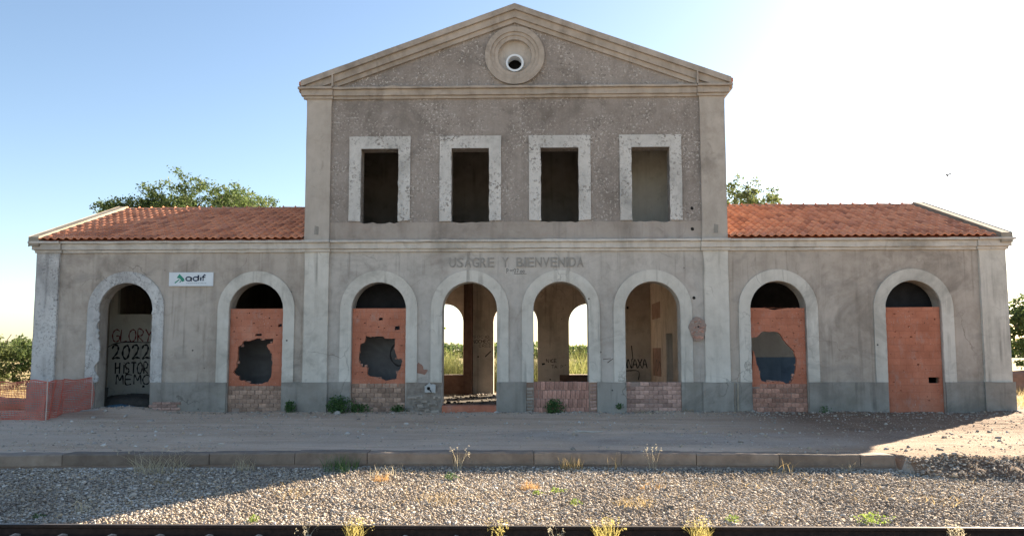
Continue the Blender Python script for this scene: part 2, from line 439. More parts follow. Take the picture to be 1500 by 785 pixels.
def stone_mat():
    q = NM("ballast_stone", 0.9)
    at = q.n("ShaderNodeAttribute"); at.attribute_name = "tone"
    c = q.ramp(at.outputs["Fac"], (0.0, (0.20, 0.165, 0.135)), (0.25, (0.33, 0.285, 0.24)), (0.5, (0.42, 0.375, 0.325)), (0.70, (0.47, 0.37, 0.26)), (0.86, (0.54, 0.50, 0.45)), (1.0, (0.68, 0.64, 0.58)))
    n = q.noise(40, 3)
    c = q.mix(q.ramp(n, (0.4, 0.0), (0.8, 0.4)), c, (0.2, 0.18, 0.16))
    q.color(c); q.bump(n, 0.3, 0.01)
    return q.m
M['stone_ballast'] = stone_mat()

def dirt_mat():
    q = NM("platform_dirt", 0.95)
    xyz = q.sep()
    n1 = q.noise(0.45, 6, 0.6, scale=(0.5, 1.6, 1))
    c = q.ramp(n1, (0.33, (0.47, 0.335, 0.235)), (0.5, (0.58, 0.43, 0.31)), (0.67, (0.66, 0.51, 0.385)))
    n2 = q.noise(2.5, 7, 0.7)
    c = q.mix(q.ramp(n2, (0.5, 0.0), (0.75, 0.55)), c, (0.52, 0.42, 0.33))
    sk = q.noise(1.0, 7, 0.7, scale=(0.22, 2.0, 1), dist=0.4)
    c = q.mix(q.ramp(sk, (0.50, 0.0), (0.66, 0.5)), c, (0.30, 0.205, 0.15))
    sk2 = q.noise(1.3, 7, 0.7, scale=(0.3, 2.4, 1), dist=0.4)
    c = q.mix(q.ramp(sk2, (0.54, 0.0), (0.70, 0.7)), c, (0.60, 0.48, 0.37))
    rc = q.ramp(q.noise(1.2, 6, 0.7), (0.35, (0.105, 0.062, 0.038)), (0.65, (0.19, 0.118, 0.075)))
    c = q.mix(q.ramp(q.math('MULTIPLY', q.math('SUBTRACT', xyz[0], 4.0), 0.2), (0.0, 0.0), (0.7, 0.88)), c, rc)
    # worn asphalt band with gravel that runs along the platform
    wob = q.noise(0.5, 5, 0.65)
    yy = q.math('ADD', xyz[1], q.math('MULTIPLY', q.math('SUBTRACT', wob, 0.5), 3.0))
    band = q.math('MULTIPLY', q.ramp(q.math('MULTIPLY', q.math('ADD', yy, 9.5), 0.1), (0.12, 0.0), (0.2, 1.0), (0.38, 1.0), (0.46, 0.0)), q.ramp(q.noise(0.35, 5, 0.6), (0.4, 0.15), (0.56, 0.75)))
    xm = q.ramp(q.math('MULTIPLY', q.math('ADD', xyz[0], 8.0), 0.05), (0.12, 0.15), (0.4, 1.0), (0.66, 1.0), (0.76, 0.25))
    band = q.math('MULTIPLY', band, xm)
    gs = q.ramp(q.noise(1.3, 5, 0.6), (0.35, (0.32, 0.265, 0.22)), (0.65, (0.44, 0.375, 0.315)))
    c = q.mix(band, c, gs)
    sp = q.noise(22, 3, 0.6)
    c = q.mix(q.ramp(sp, (0.60, 0.0), (0.66, 0.6)), c, (0.62, 0.54, 0.45))
    c = q.mix(q.ramp(sp, (0.33, 0.5), (0.40, 0.0)), c, (0.24, 0.175, 0.13))
    # dry vegetation litter away from the station
    far = q.ramp(q.math('MULTIPLY', q.math('ADD', xyz[1], 2.0), 0.05), (0.2, 0.0), (0.75, 1.0))
    fc = q.ramp(q.noise(0.4, 6, 0.65), (0.35, (0.24, 0.19, 0.09)), (0.65, (0.36, 0.29, 0.15)))
    c = q.mix(far, c, fc)
    q.color(c)
    q.bump(q.math('ADD', n2, q.math('MULTIPLY', q.noise(30, 4, 0.7), 0.7)), 0.7, 0.03)
    return q.m
M['dirt'] = dirt_mat()
M['trackbed'] = simple("trackbed_grit", (0.33, 0.275, 0.215), (0.48, 0.41, 0.33), s=16, bump=0.8)

# ---------------------------------------------------------------- ground sheet
def kerb_y(x):
    return -8.72 - 0.0055 * np.minimum(np.abs(x), 11.0) ** 2
def ballast_z(x, y):
    t = np.clip((kerb_y(x) - y) / 3.4, 0, 1)
    return -0.235 - 0.235 * t + 0.02 * fbm(np.asarray(x) * 0.9, np.asarray(y) * 0.9, 5) - 0.13 * np.clip((-12.25 - y) / 0.3, 0, 1)
def dirt_z(x, y):
    z = 0.03 * fbm(x * 0.5, y * 0.9, 11) + 0.022 * fbm(x * 2.2, y * 3, 12)
    z = z * np.clip((y - kerb_y(x) - 0.15) / 1.2, 0.12, 1) - 0.004
    z = z + 0.15 * np.exp(-((x + 11.2) / 1.1) ** 2 - ((y + 0.25) / 0.75) ** 2)         # earth heap at the open arch
    z = z + 0.07 * np.exp(-((x + 13.0) / 1.0) ** 2 - ((y + 1.3) / 1.0) ** 2)
    z = z + 0.05 * (fbm(x * 1.3, y, 21) + 0.5) * np.exp(-((y + 0.15) / 0.35) ** 2)     # debris along the wall foot
    rut = np.clip((x - 8.0) / 2.5, 0, 1) * np.exp(-((y + 3.4) / 2.2) ** 2)
    z = z + rut * 0.022 * np.sin((y * 0.9 + x * 0.42 + 0.5 * vnoise(x * .8, y * .8, 4)) * 11.0)
    z = z + np.clip((y - 12) / 60, 0, 1) * 0.6 * fbm(x * 0.03, y * 0.03, 31)
    return z
xs = np.concatenate([[-4000, -1500, -600, -250, -120, -70, -45, -32, -25], np.arange(-20, 20.01, 0.1), [25, 32, 45, 70, 120, 250, 600, 1500, 4000]])
ys = np.concatenate([[-900, -300, -100, -50, -30, -22, -17], np.arange(-14.5, -10.2, 0.15), np.arange(-10.2, -8.3, 0.04), np.arange(-8.3, 2.0, 0.08), np.arange(2.0, 16, 0.5), [18, 21, 25, 30, 40, 60, 100, 180, 350, 800, 2000, 6000]])
GX, GY = np.meshgrid(xs, ys)
step = kerb_y(GX) + 0.30 * np.clip((6.6 - GX) / 0.15, 0, 1) - 0.07 * np.clip((GX - 6.45) / 0.15, 0, 1)
soft = np.clip((GX - 6.45) / 0.5, 0, 1)          # right of the kerb the edge has crumbled to a slope
wdt = 0.05 + soft * (0.75 + 0.4 * fbm(GX * 1.1, GX * 0 + 2, 3))
t = np.clip((GY - (step - wdt)) / wdt, 0, 1)
low = ballast_z(GX, GY) - 0.035
rub = soft * 0.10 * fbm(GX * 3, GY * 3, 8, 3) * np.exp(-((GY - step + 0.4) / 0.7) ** 2)
GZ = low * (1 - t) + dirt_z(GX, GY) * t + rub
nx, ny = len(xs), len(ys)
idx = np.arange(nx * ny).reshape(ny, nx)
F = np.stack([idx[:-1, :-1], idx[:-1, 1:], idx[1:, 1:], idx[1:, :-1]], -1).reshape(-1, 4)
fy = (GY - (step - wdt * 0.5) + soft * 1.6)[:-1, :-1].reshape(-1)
ground = np_mesh("ground", np.stack([GX, GY, GZ], -1).reshape(-1, 3), F, [M['dirt'], M['trackbed']], mi=(fy < 0).astype(int))
ground.data.polygons.foreach_set("use_smooth", [True] * len(ground.data.polygons))
tag(ground, "beige packed earth of the platform and the land round the station", "ground", kind="structure")

# ---------------------------------------------------------------- kerb
foot = MB()
for i in range(40):
    x0 = -14.0 + i * 0.512; x1 = x0 + 0.512
    ya, yb = float(kerb_y(x0)), float(kerb_y(x1))
    foot.add([(x0, ya + .04, -.4), (x1, yb + .04, -.4), (x1, yb + .3, -.4), (x0, ya + .3, -.4), (x0, ya + .04, -.19), (x1, yb + .04, -.19), (x1, yb + .3, -.19), (x0, ya + .3, -.19)],
             [(0, 3, 2, 1), (4, 5, 6, 7), (0, 1, 5, 4), (1, 2, 6, 5), (2, 3, 7, 6), (3, 0, 4, 7)])
kerb = foot.build("platform_kerb", M['mortar'])
tag(kerb, "low kerb of long worn stone blocks along the platform edge", "kerb", kind="structure")
x = -14.0
while x < 6.35:
    w = rnd.uniform(1.15, 1.5)
    x1 = min(x + w, 6.45)
    b = MB(); n = 7; vs_ = []
    top = rnd.uniform(-0.006, 0.012); off = rnd.uniform(-0.012, 0.012)
    for i in range(n + 1):
        xx = x + 0.006 + (x1 - x - 0.012) * i / n; yk = float(kerb_y(xx)) + off
        j = lambda s: rnd.uniform(-s, s)
        for yy, zz in ((0.0, -0.19), (0.36, -0.19), (0.36, top), (0.022, top), (0.0, top - 0.022)):
            vs_.append((xx, yk + yy + j(.006), zz + (j(.006) if zz > -.1 else 0)))
    fs_ = []
    for i in range(n):
        for k in range(5):
            l = (k + 1) % 5; fs_.append((i * 5 + k, (i + 1) * 5 + k, (i + 1) * 5 + l, i * 5 + l))
    fs_.append((4, 3, 2, 1, 0)); fs_.append(tuple(n * 5 + k for k in range(5)))
    b.add(vs_, fs_)
    b.build("kerb_stone", M['kerb'], kerb)
    x = x1
# ---------------------------------------------------------------- railway track
track = tag(empty("railway_track", (0, -12.40, -0.55)), "dark rusty rail with clips on its sleepers running across the foreground", "railway track")
def rail(y):
    prof = [(-.07, 0), (.07, 0), (.07, .012), (.012, .028), (.009, .10), (.034, .115), (.036, .142), (.028, .150), (-.028, .150), (-.036, .142), (-.034, .115), (-.009, .10), (-.012, .028), (-.07, .012)]
    b = MB(); L = 26; n = len(prof); vs_ = []
    for xx in (-L, L): vs_ += [(xx, y + p, z) for p, z in prof]
    for k in range(n):
        l = (k + 1) % n
        b.add([vs_[k], vs_[l], vs_[n + l], vs_[n + k]], [(0, 3, 2, 1)], 1 if k in (7,) else 0)
    b.build("rail", [M['rail'], M['rail_top']], track)
rail(0.0); rail(-1.74)
sl = MB()
sl.add([(-.13, -2.13, -.2), (.13, -2.13, -.2), (.13, .39, -.2), (-.13, .39, -.2), (-.10, -2.13, -.003), (.10, -2.13, -.003), (.10, .39, -.003), (-.10, .39, -.003)],
       [(0, 3, 2, 1), (4, 5, 6, 7), (0, 1, 5, 4), (1, 2, 6, 5), (2, 3, 7, 6), (3, 0, 4, 7)])
sl_me = sl.mesh("sleeper", M['sleeper'])
cl = MB(); cl.tube([(-.05, -.09, .01), (-.05, -.13, .03), (-.02, -.14, .045), (0.0, -.11, .055), (.02, -.08, .045), (.03, -.055, .03)], .009, 6)
cl.box(-.03, .03, -.12, -.075, 0, .035)
cl_me = cl.mesh("rail_clip", M['clip'])
for i in range(-20, 21):
    xx = i * 0.6 + 0.09
    for nm, me, yo, r in (("sleeper", sl_me, 0, 0), ("rail_clip", cl_me, 0, 0)):
        o = bpy.data.objects.new(nm, me); o.location = (xx + (rnd.uniform(-.015, .015)), yo, 0); link(o, track)

# ---------------------------------------------------------------- ballast stones
ico = bmesh.new(); bmesh.ops.create_icosphere(ico, subdivisions=1, radius=1.0)
ICV = np.array([v.co[:] for v in ico.verts]); ICF = np.array([[v.index for v in f.verts] for f in ico.faces]); ico.free()
def stones(name, P, size, mat, sink=0.35, parent=None, tone=None, flat=(0.5, 0.85)):
    n = len(P)
    S = size[:, None] * np.stack([rng.uniform(.85, 1.6, n), rng.uniform(.6, 1.0, n), rng.uniform(*flat, n)], -1)
    V = ICV[None] * (1 + rng.uniform(-.38, .34, (n, 12, 1)))
    V = V * S[:, None, :]
    a = rng.uniform(0, 6.283, n); b = rng.uniform(-.9, .9, n)
    cb, sb = np.cos(b)[:, None], np.sin(b)[:, None]
    y = V[..., 1] * cb - V[..., 2] * sb; z = V[..., 1] * sb + V[..., 2] * cb
    ca, sa = np.cos(a)[:, None], np.sin(a)[:, None]
    xx = V[..., 0] * ca - y * sa; yy = V[..., 0] * sa + y * ca
    V = np.stack([xx + P[:, :1], yy + P[:, 1:2], z + P[:, 2:3] + (S[:, 2] * (1 - 2 * sink))[:, None]], -1)
    F = (ICF[None] + (np.arange(n) * 12)[:, None, None]).reshape(-1, 3)
    if tone is None: tone = rng.uniform(0, 1, n)
    return np_mesh(name, V.reshape(-1, 3), F, mat, parent, colors=np.repeat(tone, 12))
n = 105000
px_ = rng.uniform(-12, 12, n); py_ = rng.uniform(-12.36, -8.8, n)
py_ = np.minimum(py_, kerb_y(px_) - 0.06 - 0.12 * (px_ < -2) * rng.uniform(0, 1, n) - np.clip((px_ - 6.45) / .6, 0, 1) * .55)
sz = rng.uniform(.009, .020, n) * np.where(rng.uniform(0, 1, n) > .93, 1.7, 1.0)
tn = np.clip(rng.normal(.48, .27, n) + .45 * fbm(px_ * .6, py_ * .8, 77), 0, 1)
bal = stones("ballast", np.stack([px_, py_, ballast_z(px_, py_) + rng.uniform(-.02, .018, n)], -1), sz, M['stone_ballast'], tone=tn)
tag(bal, "loose pale stone ballast between the kerb and the rail", "ballast", kind="stuff")
n = 2600
px_ = rng.uniform(-12, 12, n); py_ = rng.uniform(-14.3, -12.46, n)
b2 = stones("ballast_bed", np.stack([px_, py_, ballast_z(px_, py_) - .02], -1), rng.uniform(.02, .045, n), M['stone_ballast'])
tag(b2, "stone ballast between the rails in front of the near edge", "ballast", kind="stuff")
# clods where the kerb has crumbled
n = 420
px_ = rng.uniform(6.3, 13, n); py_ = rng.normal(-9.45, .3, n)
pz = np.where(py_ > -9.3, -.03, -.2) - .12 * np.clip((-9.0 - py_), 0, 1)
cl_ = stones("rubble", np.stack([px_, py_, pz], -1), rng.uniform(.012, .045, n) * rng.uniform(.5, 1, n), M['stone_ballast'], tone=np.clip(rng.normal(.3, .25, n), 0, 1))
tag(cl_, "dark clods and rubble on the crumbled platform edge", "rubble", kind="stuff")
n = 5200
px_ = rng.uniform(6.4, 13, n); py_ = kerb_y(px_) - rng.uniform(.05, 1.15, n)
ix = np.clip(np.searchsorted(xs, px_), 0, nx - 1); iy = np.clip(np.searchsorted(ys, py_), 0, ny - 1)
scr = stones("scree", np.stack([px_, py_, GZ[iy, ix] + rng.uniform(-.01, .02, n)], -1), rng.uniform(.009, .022, n) + .02 * (rng.uniform(0, 1, n) > .98), M['stone_ballast'], tone=np.clip(rng.normal(.42, .27, n), 0, 1))
tag(scr, "loose grey stones strewn over the crumbled platform slope", "scree", kind="stuff")
# pebbles on the platform
n = 9000
px_ = rng.uniform(-15, 15, n); py_ = -rng.uniform(0.1, 8.6, n)
keep = (fbm(px_ * .5, py_ * .7, 91) + rng.uniform(-.4, .4, n)) > 0.02
px_, py_ = px_[keep], py_[keep]; n = len(px_)
peb = stones("gravel", np.stack([px_, py_, dirt_z(px_, py_)], -1), rng.uniform(.006, .024, n) + .028 * (rng.uniform(0, 1, n) > .965), M['stone_ballast'], tone=np.clip(rng.normal(.55, .25, n), 0, 1))
tag(peb, "scattered pebbles and plaster crumbs on the platform earth", "gravel", kind="stuff")
n = 900
px_ = rng.uniform(-13.5, 13.9, n); py_ = -np.abs(rng.normal(.15, .3, n)) - .1
deb = stones("debris", np.stack([px_, py_, dirt_z(px_, py_)], -1), rng.uniform(.015, .055, n) * rng.uniform(.4, 1, n), M['stone_ballast'], tone=np.clip(rng.normal(.35, .25, n), 0, 1))
tag(deb, "broken plaster and brick crumbs along the foot of the station wall", "debris", kind="stuff")

# ================================================================= STATION
ST = tag(empty("station_building", (0, 0, 0)), "derelict two storey railway station with bricked up arches and tiled side wings", "building")
T = 0.45                                  # wall thickness
YB = 9.1                                  # outer face of the back wall
ARCH = [-11.27, -7.47, -3.92, -1.305, 1.305, 3.92, 7.47, 11.27]
AW, SPR = 1.56, 2.93                      # arch opening width, springing height

def wall_x(b, x0, x1, z0, z1, y0, y1, ops, mi=0):
    """wall along X, ops = (centre, width, bottom, springing or top, arched)"""
    xc = x0
    def pier(a, c):
        if c - a < 1e-6: return
        b.quad((a, y0, z0), (c, y0, z0), (c, y0, z1), (a, y0, z1), mi)
        b.quad((c, y1, z0), (a, y1, z0), (a, y1, z1), (c, y1, z1), mi)
    for (cx, w, zb, zt, arched) in sorted(ops):
        l, r = cx - w / 2, cx + w / 2
        pier(xc, l); xc = r
        if zb > z0:
            b.quad((l, y0, z0), (r, y0, z0), (r, y0, zb), (l, y0, zb), mi)
            b.quad((r, y1, z0), (l, y1, z0), (l, y1, zb), (r, y1, zb), mi)
            b.quad((l, y0, zb), (r, y0, zb), (r, y1, zb), (l, y1, zb), mi)
        b.quad((l, y0, zb), (l, y1, zb), (l, y1, zt), (l, y0, zt), mi)
        b.quad((r, y1, zb), (r, y0, zb), (r, y0, zt), (r, y1, zt), mi)
        if arched:
            N = 24; rr = w / 2
            pts = [(cx - rr * math.cos(math.pi * k / N), zt + rr * math.sin(math.pi * k / N)) for k in range(N + 1)]
        else:
            pts = [(l, zt), (r, zt)]
        for (a, za), (c, zc) in zip(pts[:-1], pts[1:]):
            b.quad((a, y0, za), (c, y0, zc), (c, y0, z1), (a, y0, z1), mi)
            b.quad((c, y1, zc), (a, y1, za), (a, y1, z1), (c, y1, z1), mi)
            b.quad((c, y0, zc), (a, y0, za), (a, y1, za), (c, y1, zc), mi)
    pier(xc, x1)
    b.quad((x0, y0, z1), (x1, y0, z1), (x1, y1, z1), (x0, y1, z1), mi)
    b.quad((x0, y1, z0), (x0, y0, z0), (x0, y0, z1), (x0, y1, z1), mi)
    b.quad((x1, y0, z0), (x1, y1, z0), (x1, y1, z1), (x1, y0, z1), mi)

ZF, ZC0, ZC1 = -0.3, 4.59, 4.92           # foot, entablature bottom / top
b = MB(); wall_x(b, -13.86, -6.10, ZF, ZC1, 0, T, [(c, AW, 0.0, SPR, True) for c in ARCH[:2]]); b.build("wall", M['wall_wing'], ST)
b = MB(); wall_x(b, -6.10, 6.06, ZF, ZC1, 0, T, [(ARCH[2], AW, 0, SPR, True), (ARCH[3], AW, .06, SPR, True), (ARCH[4], AW, 0, SPR, True), (ARCH[5], AW, 0, SPR, True)]); b.build("wall", M['wall_mid'], ST)
b = MB(); wall_x(b, 6.06, 13.86, ZF, ZC1, 0, T, [(c, AW, 0.0, SPR, True) for c in ARCH[6:]]); b.build("wall", M['wall_wing'], ST)
WIN = [-3.95, -1.30, 1.30, 3.93]
WW, WZ0, WZ1 = 1.12, 5.47, 7.63
b = MB(); wall_x(b, -6.10, 6.06, 5.46, 9.20, 0, T, [(c, WW, 5.46, WZ1, False) for c in WIN]); b.build("wall", M['wall_up'], ST)
# band under the windows, its upper edge broken unevenly below each opening
pts = [(-6.10, ZC1 + .001), (6.06, ZC1 + .001), (6.06, 5.458)]
for c in WIN[::-1]:
    pts += [(c + .56, 5.458)] + [(c + .56 - 1.12 * k / 9, 5.445 + rnd.uniform(-.03, .02)) for k in range(1, 9)] + [(c - .56, 5.458)]
pts += [(-6.10, 5.458)]
b = MB(); b.prism([pts], 0.0, T); b.build("wall_band", M['wall_band'], ST)
# pediment with the round window
def circ(cx, cz, r, n=40): return [(cx + r * math.cos(2 * math.pi * k / n), cz + r * math.sin(2 * math.pi * k / n)) for k in range(n)]
OCX, OCZ = 0.0, 10.385
b = MB(); b.prism([[(-6.10, 9.20), (6.06, 9.20), (6.06, 9.42), (0, 11.66), (-6.10, 9.42)], circ(OCX, OCZ, .60)], 0.0, T); b.build("pediment", M['wall_up'], ST)
# side and back walls
def side_wall(xo, xi, sun_gap):
    """gable end wall: the outline is laid out in YZ and turned to stand across X"""
    b = MB(); loops = [[(T, ZF), (YB, ZF), (YB, 4.92), (YB / 2, 6.72), (T, 5.05)]]
    if sun_gap: loops.append([(1.0, .8), (4.5, .8), (4.5, 3.5), (1.0, 3.5)])  # added opening, lets sun in to brighten the right wing room
    b.prism(loops, min(xo, xi), max(xo, xi))
    b.v = [(y, x, z) for x, y, z in b.v]; b.f = [f[::-1] for f in b.f]
    b.build("side_wall", M['wall_wing'], ST)
side_wall(-13.86, -13.41, False); side_wall(13.41, 13.86, True)
for a, c in ((5.62, 6.06), (-6.10, -5.66)):
    MB().box(a, c, T, YB - T, ZC1, 9.6).build("side_wall", M['wall_up'], ST)
b = MB(); wall_x(b, -13.86, 13.86, ZF, ZC1, YB - T, YB, [(-2.98, 1.5, .81, 2.88, True), (-.14, 1.76, .05, 2.85, True), (2.76, 1.56, .81, 2.85, True)])
b.box(-6.10, 6.06, YB - T, YB, ZC1 + .002, 9.48); b.prism([[(-6.1, 9.482), (6.06, 9.482), (0, 11.66)]], YB - T, YB); b.build("back_wall", M['inner'], ST)
# foundations close the openings below ground
b = MB(); b.box(-13.4, 13.4, T + .002, YB - T - .002, -.3, .05); b.build("floor", M['floor_in'], ST)
b = MB()
b.box(-13.41, 5.999, T + .002, YB - T - .002, 4.50, 4.62)
b.build("ceiling", M['inner_dark'], ST)
MB().box(6.001, 13.41, T + .002, YB - T - .002, 4.50, 4.62).build("ceiling", M['inner_pale'], ST)
b = MB(); b.box(-5.655, 5.615, T + .002, YB - T - .002, 8.9, 9.0); b.build("ceiling", M['inner_dark'], ST)

# interior partitions
def ibox(name, mat, *a): return MB().box(*a).build(name, M[mat], ST)
ibox("partition", 'inner', 5.20, 5.55, 5.12, YB - T - .003, .05, 4.5)
ibox("partition", 'inner', 5.20, 5.55, T + .003, 3.92, .05, 4.5)
ibox("partition", 'inner', 5.20, 5.55, 3.922, 5.118, 2.34, 4.5)
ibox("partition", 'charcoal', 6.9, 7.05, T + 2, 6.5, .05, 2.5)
ibox("partition", 'inner', -4.1, -3.85, 1.75, YB - T - .003, .05, 4.5)
ibox("partition", 'inner_brown', -2.17, -1.84, 8.15, YB - T - .003, .05, 4.5)
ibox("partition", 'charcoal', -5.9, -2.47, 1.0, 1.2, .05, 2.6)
ibox("partition", 'inner', -2.469, -2.40, T + .003, 1.2, .05, 2.6)
ibox("partition", 'inner_dark', -6.1, -5.9, T + .003, YB - T - .003, .05, 4.5)
ibox("partition", 'inner_dark', -9.6, -9.4, T + .003, YB - T - .003, .05, 4.5)
ibox("partition", 'inner_pale', 5.85, 6.06, T + .003, YB - T - .003, .05, 4.5)
ibox("partition", 'charcoal', -9.398, -6.102, 1.3, 1.4, .05, 2.55)  # added backing wall, its dark grey imitates the dim room behind the hole
ibox("partition", 'room_shade', 9.6, 13.40, .78, .88, .05, 4.49)  # added wall, keeps sun from the gable opening out of the eighth arch
ibox("partition", 'room_shade', -5.9, -2.40, 1.0, 1.2, 2.602, 4.49)  # added dark wall, hides the room's light above the third arch infill
# graffiti room behind the first arch: rear wall with a dark square opening high up
b = MB(); wall_x(b, -13.40, -9.602, .05, 4.49, 3.0, 3.15, [(-12.45, 1.4, 2.96, 4.0, False)]); b.build("partition", M['inner_grey'], ST)
# right wing room: rear wall with blue dado and a projecting pier
ibox("partition", 'inner_pale', 8.98, 13.40, 5.3, 5.4, 1.52, 2.7); ibox("partition", 'room_shade', 8.98, 13.40, 5.3, 5.4, 2.702, 4.49); ibox("dado", 'blue_paint', 8.98, 13.40, 5.28, 5.4, .05, 1.518)  # near-black upper band: shade behind the arch top put into the colour
ibox("partition", 'inner_pale', 6.07, 8.978, 4.6, 5.4, 1.52, 2.7); ibox("partition", 'room_shade', 6.07, 8.978, 4.6, 5.4, 2.702, 4.49); ibox("dado", 'blue_paint', 6.07, 8.978, 4.58, 5.4, .05, 1.518)  # upper band of the pier is painted dark as room shade too
ibox("dado", 'inner_brown', -3.84, -2.18, YB - T - .02, YB - T - .002, .05, .80); ibox("dado", 'inner_brown', 1.6, 3.8, YB - T - .02, YB - T - .002, .05, .80)
# upper rooms
ibox("partition", 'inner_dark', -5.65, 2.6, 4.5, 4.65, 4.63, 8.89)
ibox("partition", 'inner_grey', 2.602, 5.61, 2.3, 2.45, 4.63, 8.89)
ibox("partition", 'inner_dark', -2.7, -2.55, T + .003, 4.498, 4.63, 8.89)
ibox("partition", 'inner_dark', 2.602, 2.75, T + .003, 2.298, 4.63, 8.89)

# ---- plinth
PT = 0.85
edges = [-13.30] + sum([[c - .78, c + .78] for c in ARCH], []) + [13.20]
def plinth(x0, x1, proud=.055, top=PT, mat='plinth', zb=-.15):
    b = MB(); n = max(1, int((x1 - x0) / .3))
    xsn = [x0 + (x1 - x0) * i / n for i in range(n + 1)]
    pts = [(x, zb) for x in xsn] + [(x, top + rnd.uniform(-.008, .008)) for x in xsn[::-1]]
    b.prism([pts], -proud, -.001)
    return b.build("plinth", M[mat], ST, bevel=.012)
plinth(-13.995, -13.27, .125); plinth(-13.268, ARCH[0] - .80)
plinth(-10.46, ARCH[1] - .80, .055); 
plinth(ARCH[1] + .80, -6.182); plinth(-6.18, -5.36, .12); plinth(-5.358, ARCH[2] - .80)
plinth(ARCH[3] + .78, ARCH[4] - 1.0); plinth(ARCH[4] + 1.02, ARCH[5] - .79); plinth(ARCH[5] + .79, 5.29)
plinth(5.292, 6.13, .12); plinth(6.132, ARCH[6] - .80); plinth(ARCH[6] + .80, ARCH[7] - .80); plinth(ARCH[7] + .80, 13.12); plinth(13.122, 13.94, .125)
plinth(ARCH[0] + .80, -10.462, .05, mat='plinth', zb=.31)

# ---- pilasters
def pilaster(x0, x1, z0, z1, proud, mat, b_=.012):
    b = MB(); n = 12
    zs = [z0 + (z1 - z0) * i / n for i in range(n + 1)]
    j = lambda i: rnd.uniform(-.005, .005) if 0 < i < n else 0
    pts = [(x1 + j(i), z) for i, z in enumerate(zs)] + [(x0 + j(n - i), z) for i, z in enumerate(zs[::-1])]
    b.prism([pts], -proud, -.001)
    return b.build("pilaster", M[mat], ST, bevel=b_)
pilaster(-13.93, -13.27, PT + .001, ZC0, .07, 'stone_worn'); pilaster(13.16, 13.90, PT + .001, ZC0, .07, 'stone')
pilaster(-6.08, -5.38, PT + .001, ZC0, .06, 'stone'); pilaster(5.38, 6.08, PT + .001, ZC0, .06, 'stone')
pilaster(-6.11, -5.39, ZC1 + .003, 9.14, .06, 'pil_up'); pilaster(5.37, 6.09, ZC1 + .003, 9.14, .06, 'pil_up')
# corner returns of the pilasters
b = MB(); b.box(-13.93, -13.861, 0, .6, PT, ZC0); b.box(13.861, 13.90, 0, .6, PT, ZC0); b.box(-13.99, -13.861, 0, YB, -.15, PT - .003); b.box(13.861, 13.94, 0, YB, -.15, PT - .003)
b.build("corner_return", M['stone'], ST)
# small worn slots at the foot of the upper pilasters
for xx in (-5.76, 5.76):
    b = MB(); b.prism([[(xx - .07, 5.10), (xx + .06, 5.09), (xx + .07, 5.33), (xx - .05, 5.36)]], -.066, -.06); b.build("mortar_patch", M['plinth'], ST)

# ---- arch surrounds
def arc(cx, r, z, n, jit=0, a0=math.pi, a1=0.0):
    return [(cx + (r + rnd.uniform(-jit, jit)) * math.cos(a0 + (a1 - a0) * k / n), z + (r + rnd.uniform(-jit, jit)) * math.sin(a0 + (a1 - a0) * k / n)) for k in range(n + 1)]
SRO = 1.115
for i, c in enumerate(ARCH):
    zb = PT + .001
    ri = AW / 2 + .003
    out = [(c - SRO, z) for z in np.linspace(zb, SPR, 9)[:-1]] + arc(c, SRO, SPR, 28, .003) + [(c + SRO, z) for z in np.linspace(SPR, zb, 9)[1:]]
    if i == 4: out = out[:-9] + [(c + SRO, SPR)] + [(c + SRO, zb)]
    inn_r = [(c + ri + rnd.uniform(0, .012), z) for z in np.linspace(zb, SPR, 22)[:-1]]
    if i == 0:
        def brk(z):      # big bites out of the left jamb of the open arch
            return -.02 * math.sin(z * 5) + .10 * math.exp(-((z - 1.25) / .16) ** 2) - .05 * math.exp(-((z - .95) / .1) ** 2) + .05 * (z > 2.35) + .05 * (float(vnoise(np.array([z * 7.0]), np.array([3.3]), 8)[0]) - .5)
        inn_l = [(c - ri + .05 - brk(z) + rnd.uniform(-.028, .028), z) for z in np.linspace(SPR, zb, 44)[1:]]
        inn_r = [(c + ri + rnd.uniform(-.02, .012), z) for z in np.linspace(zb, SPR, 22)[:-1]]
    else:
        inn_l = [(c - ri - rnd.uniform(0, .012), z) for z in np.linspace(SPR, zb, 22)[1:]]
    inner = inn_r + arc(c, ri + .004, SPR, 28, .004, 0.0, math.pi) + inn_l
    pts = out + inner
    b = MB(); b.prism([pts[::-1]], -.042, -.001)
    b.build("arch_surround", M['stone_worn'] if i == 0 else M['stone'], ST, bevel=.008)
# ---- window frames of the upper floor
for i, c in enumerate(WIN):
    x0, x1, zt, zb = c - .895, c + .895, 7.985, 5.49
    j = lambda s: rnd.uniform(-s, s)
    inl = [(c - .55 + j(.009), z) for z in np.linspace(WZ1 - .005, zb, 18)]
    inr = [(c + .55 + j(.009), z) for z in np.linspace(zb, WZ1 - .005, 18)]
    pts = [(x0, zb + j(.02))] + [(x0 + j(.006), z) for z in np.linspace(zb + .3, zt - .2, 7)] + [(x0, zt), (x1, zt)] + [(x1 + j(.006), z) for z in np.linspace(zt - .2, zb + .3, 7)] + [(x1, zb + j(.02))] + inr[0:] + [(p[0], p[1]) for p in inl]
    b = MB(); b.prism([pts[::-1]], -.035, -.001)
    b.build("window_frame", M['frame_flaky'], ST, bevel=.006)

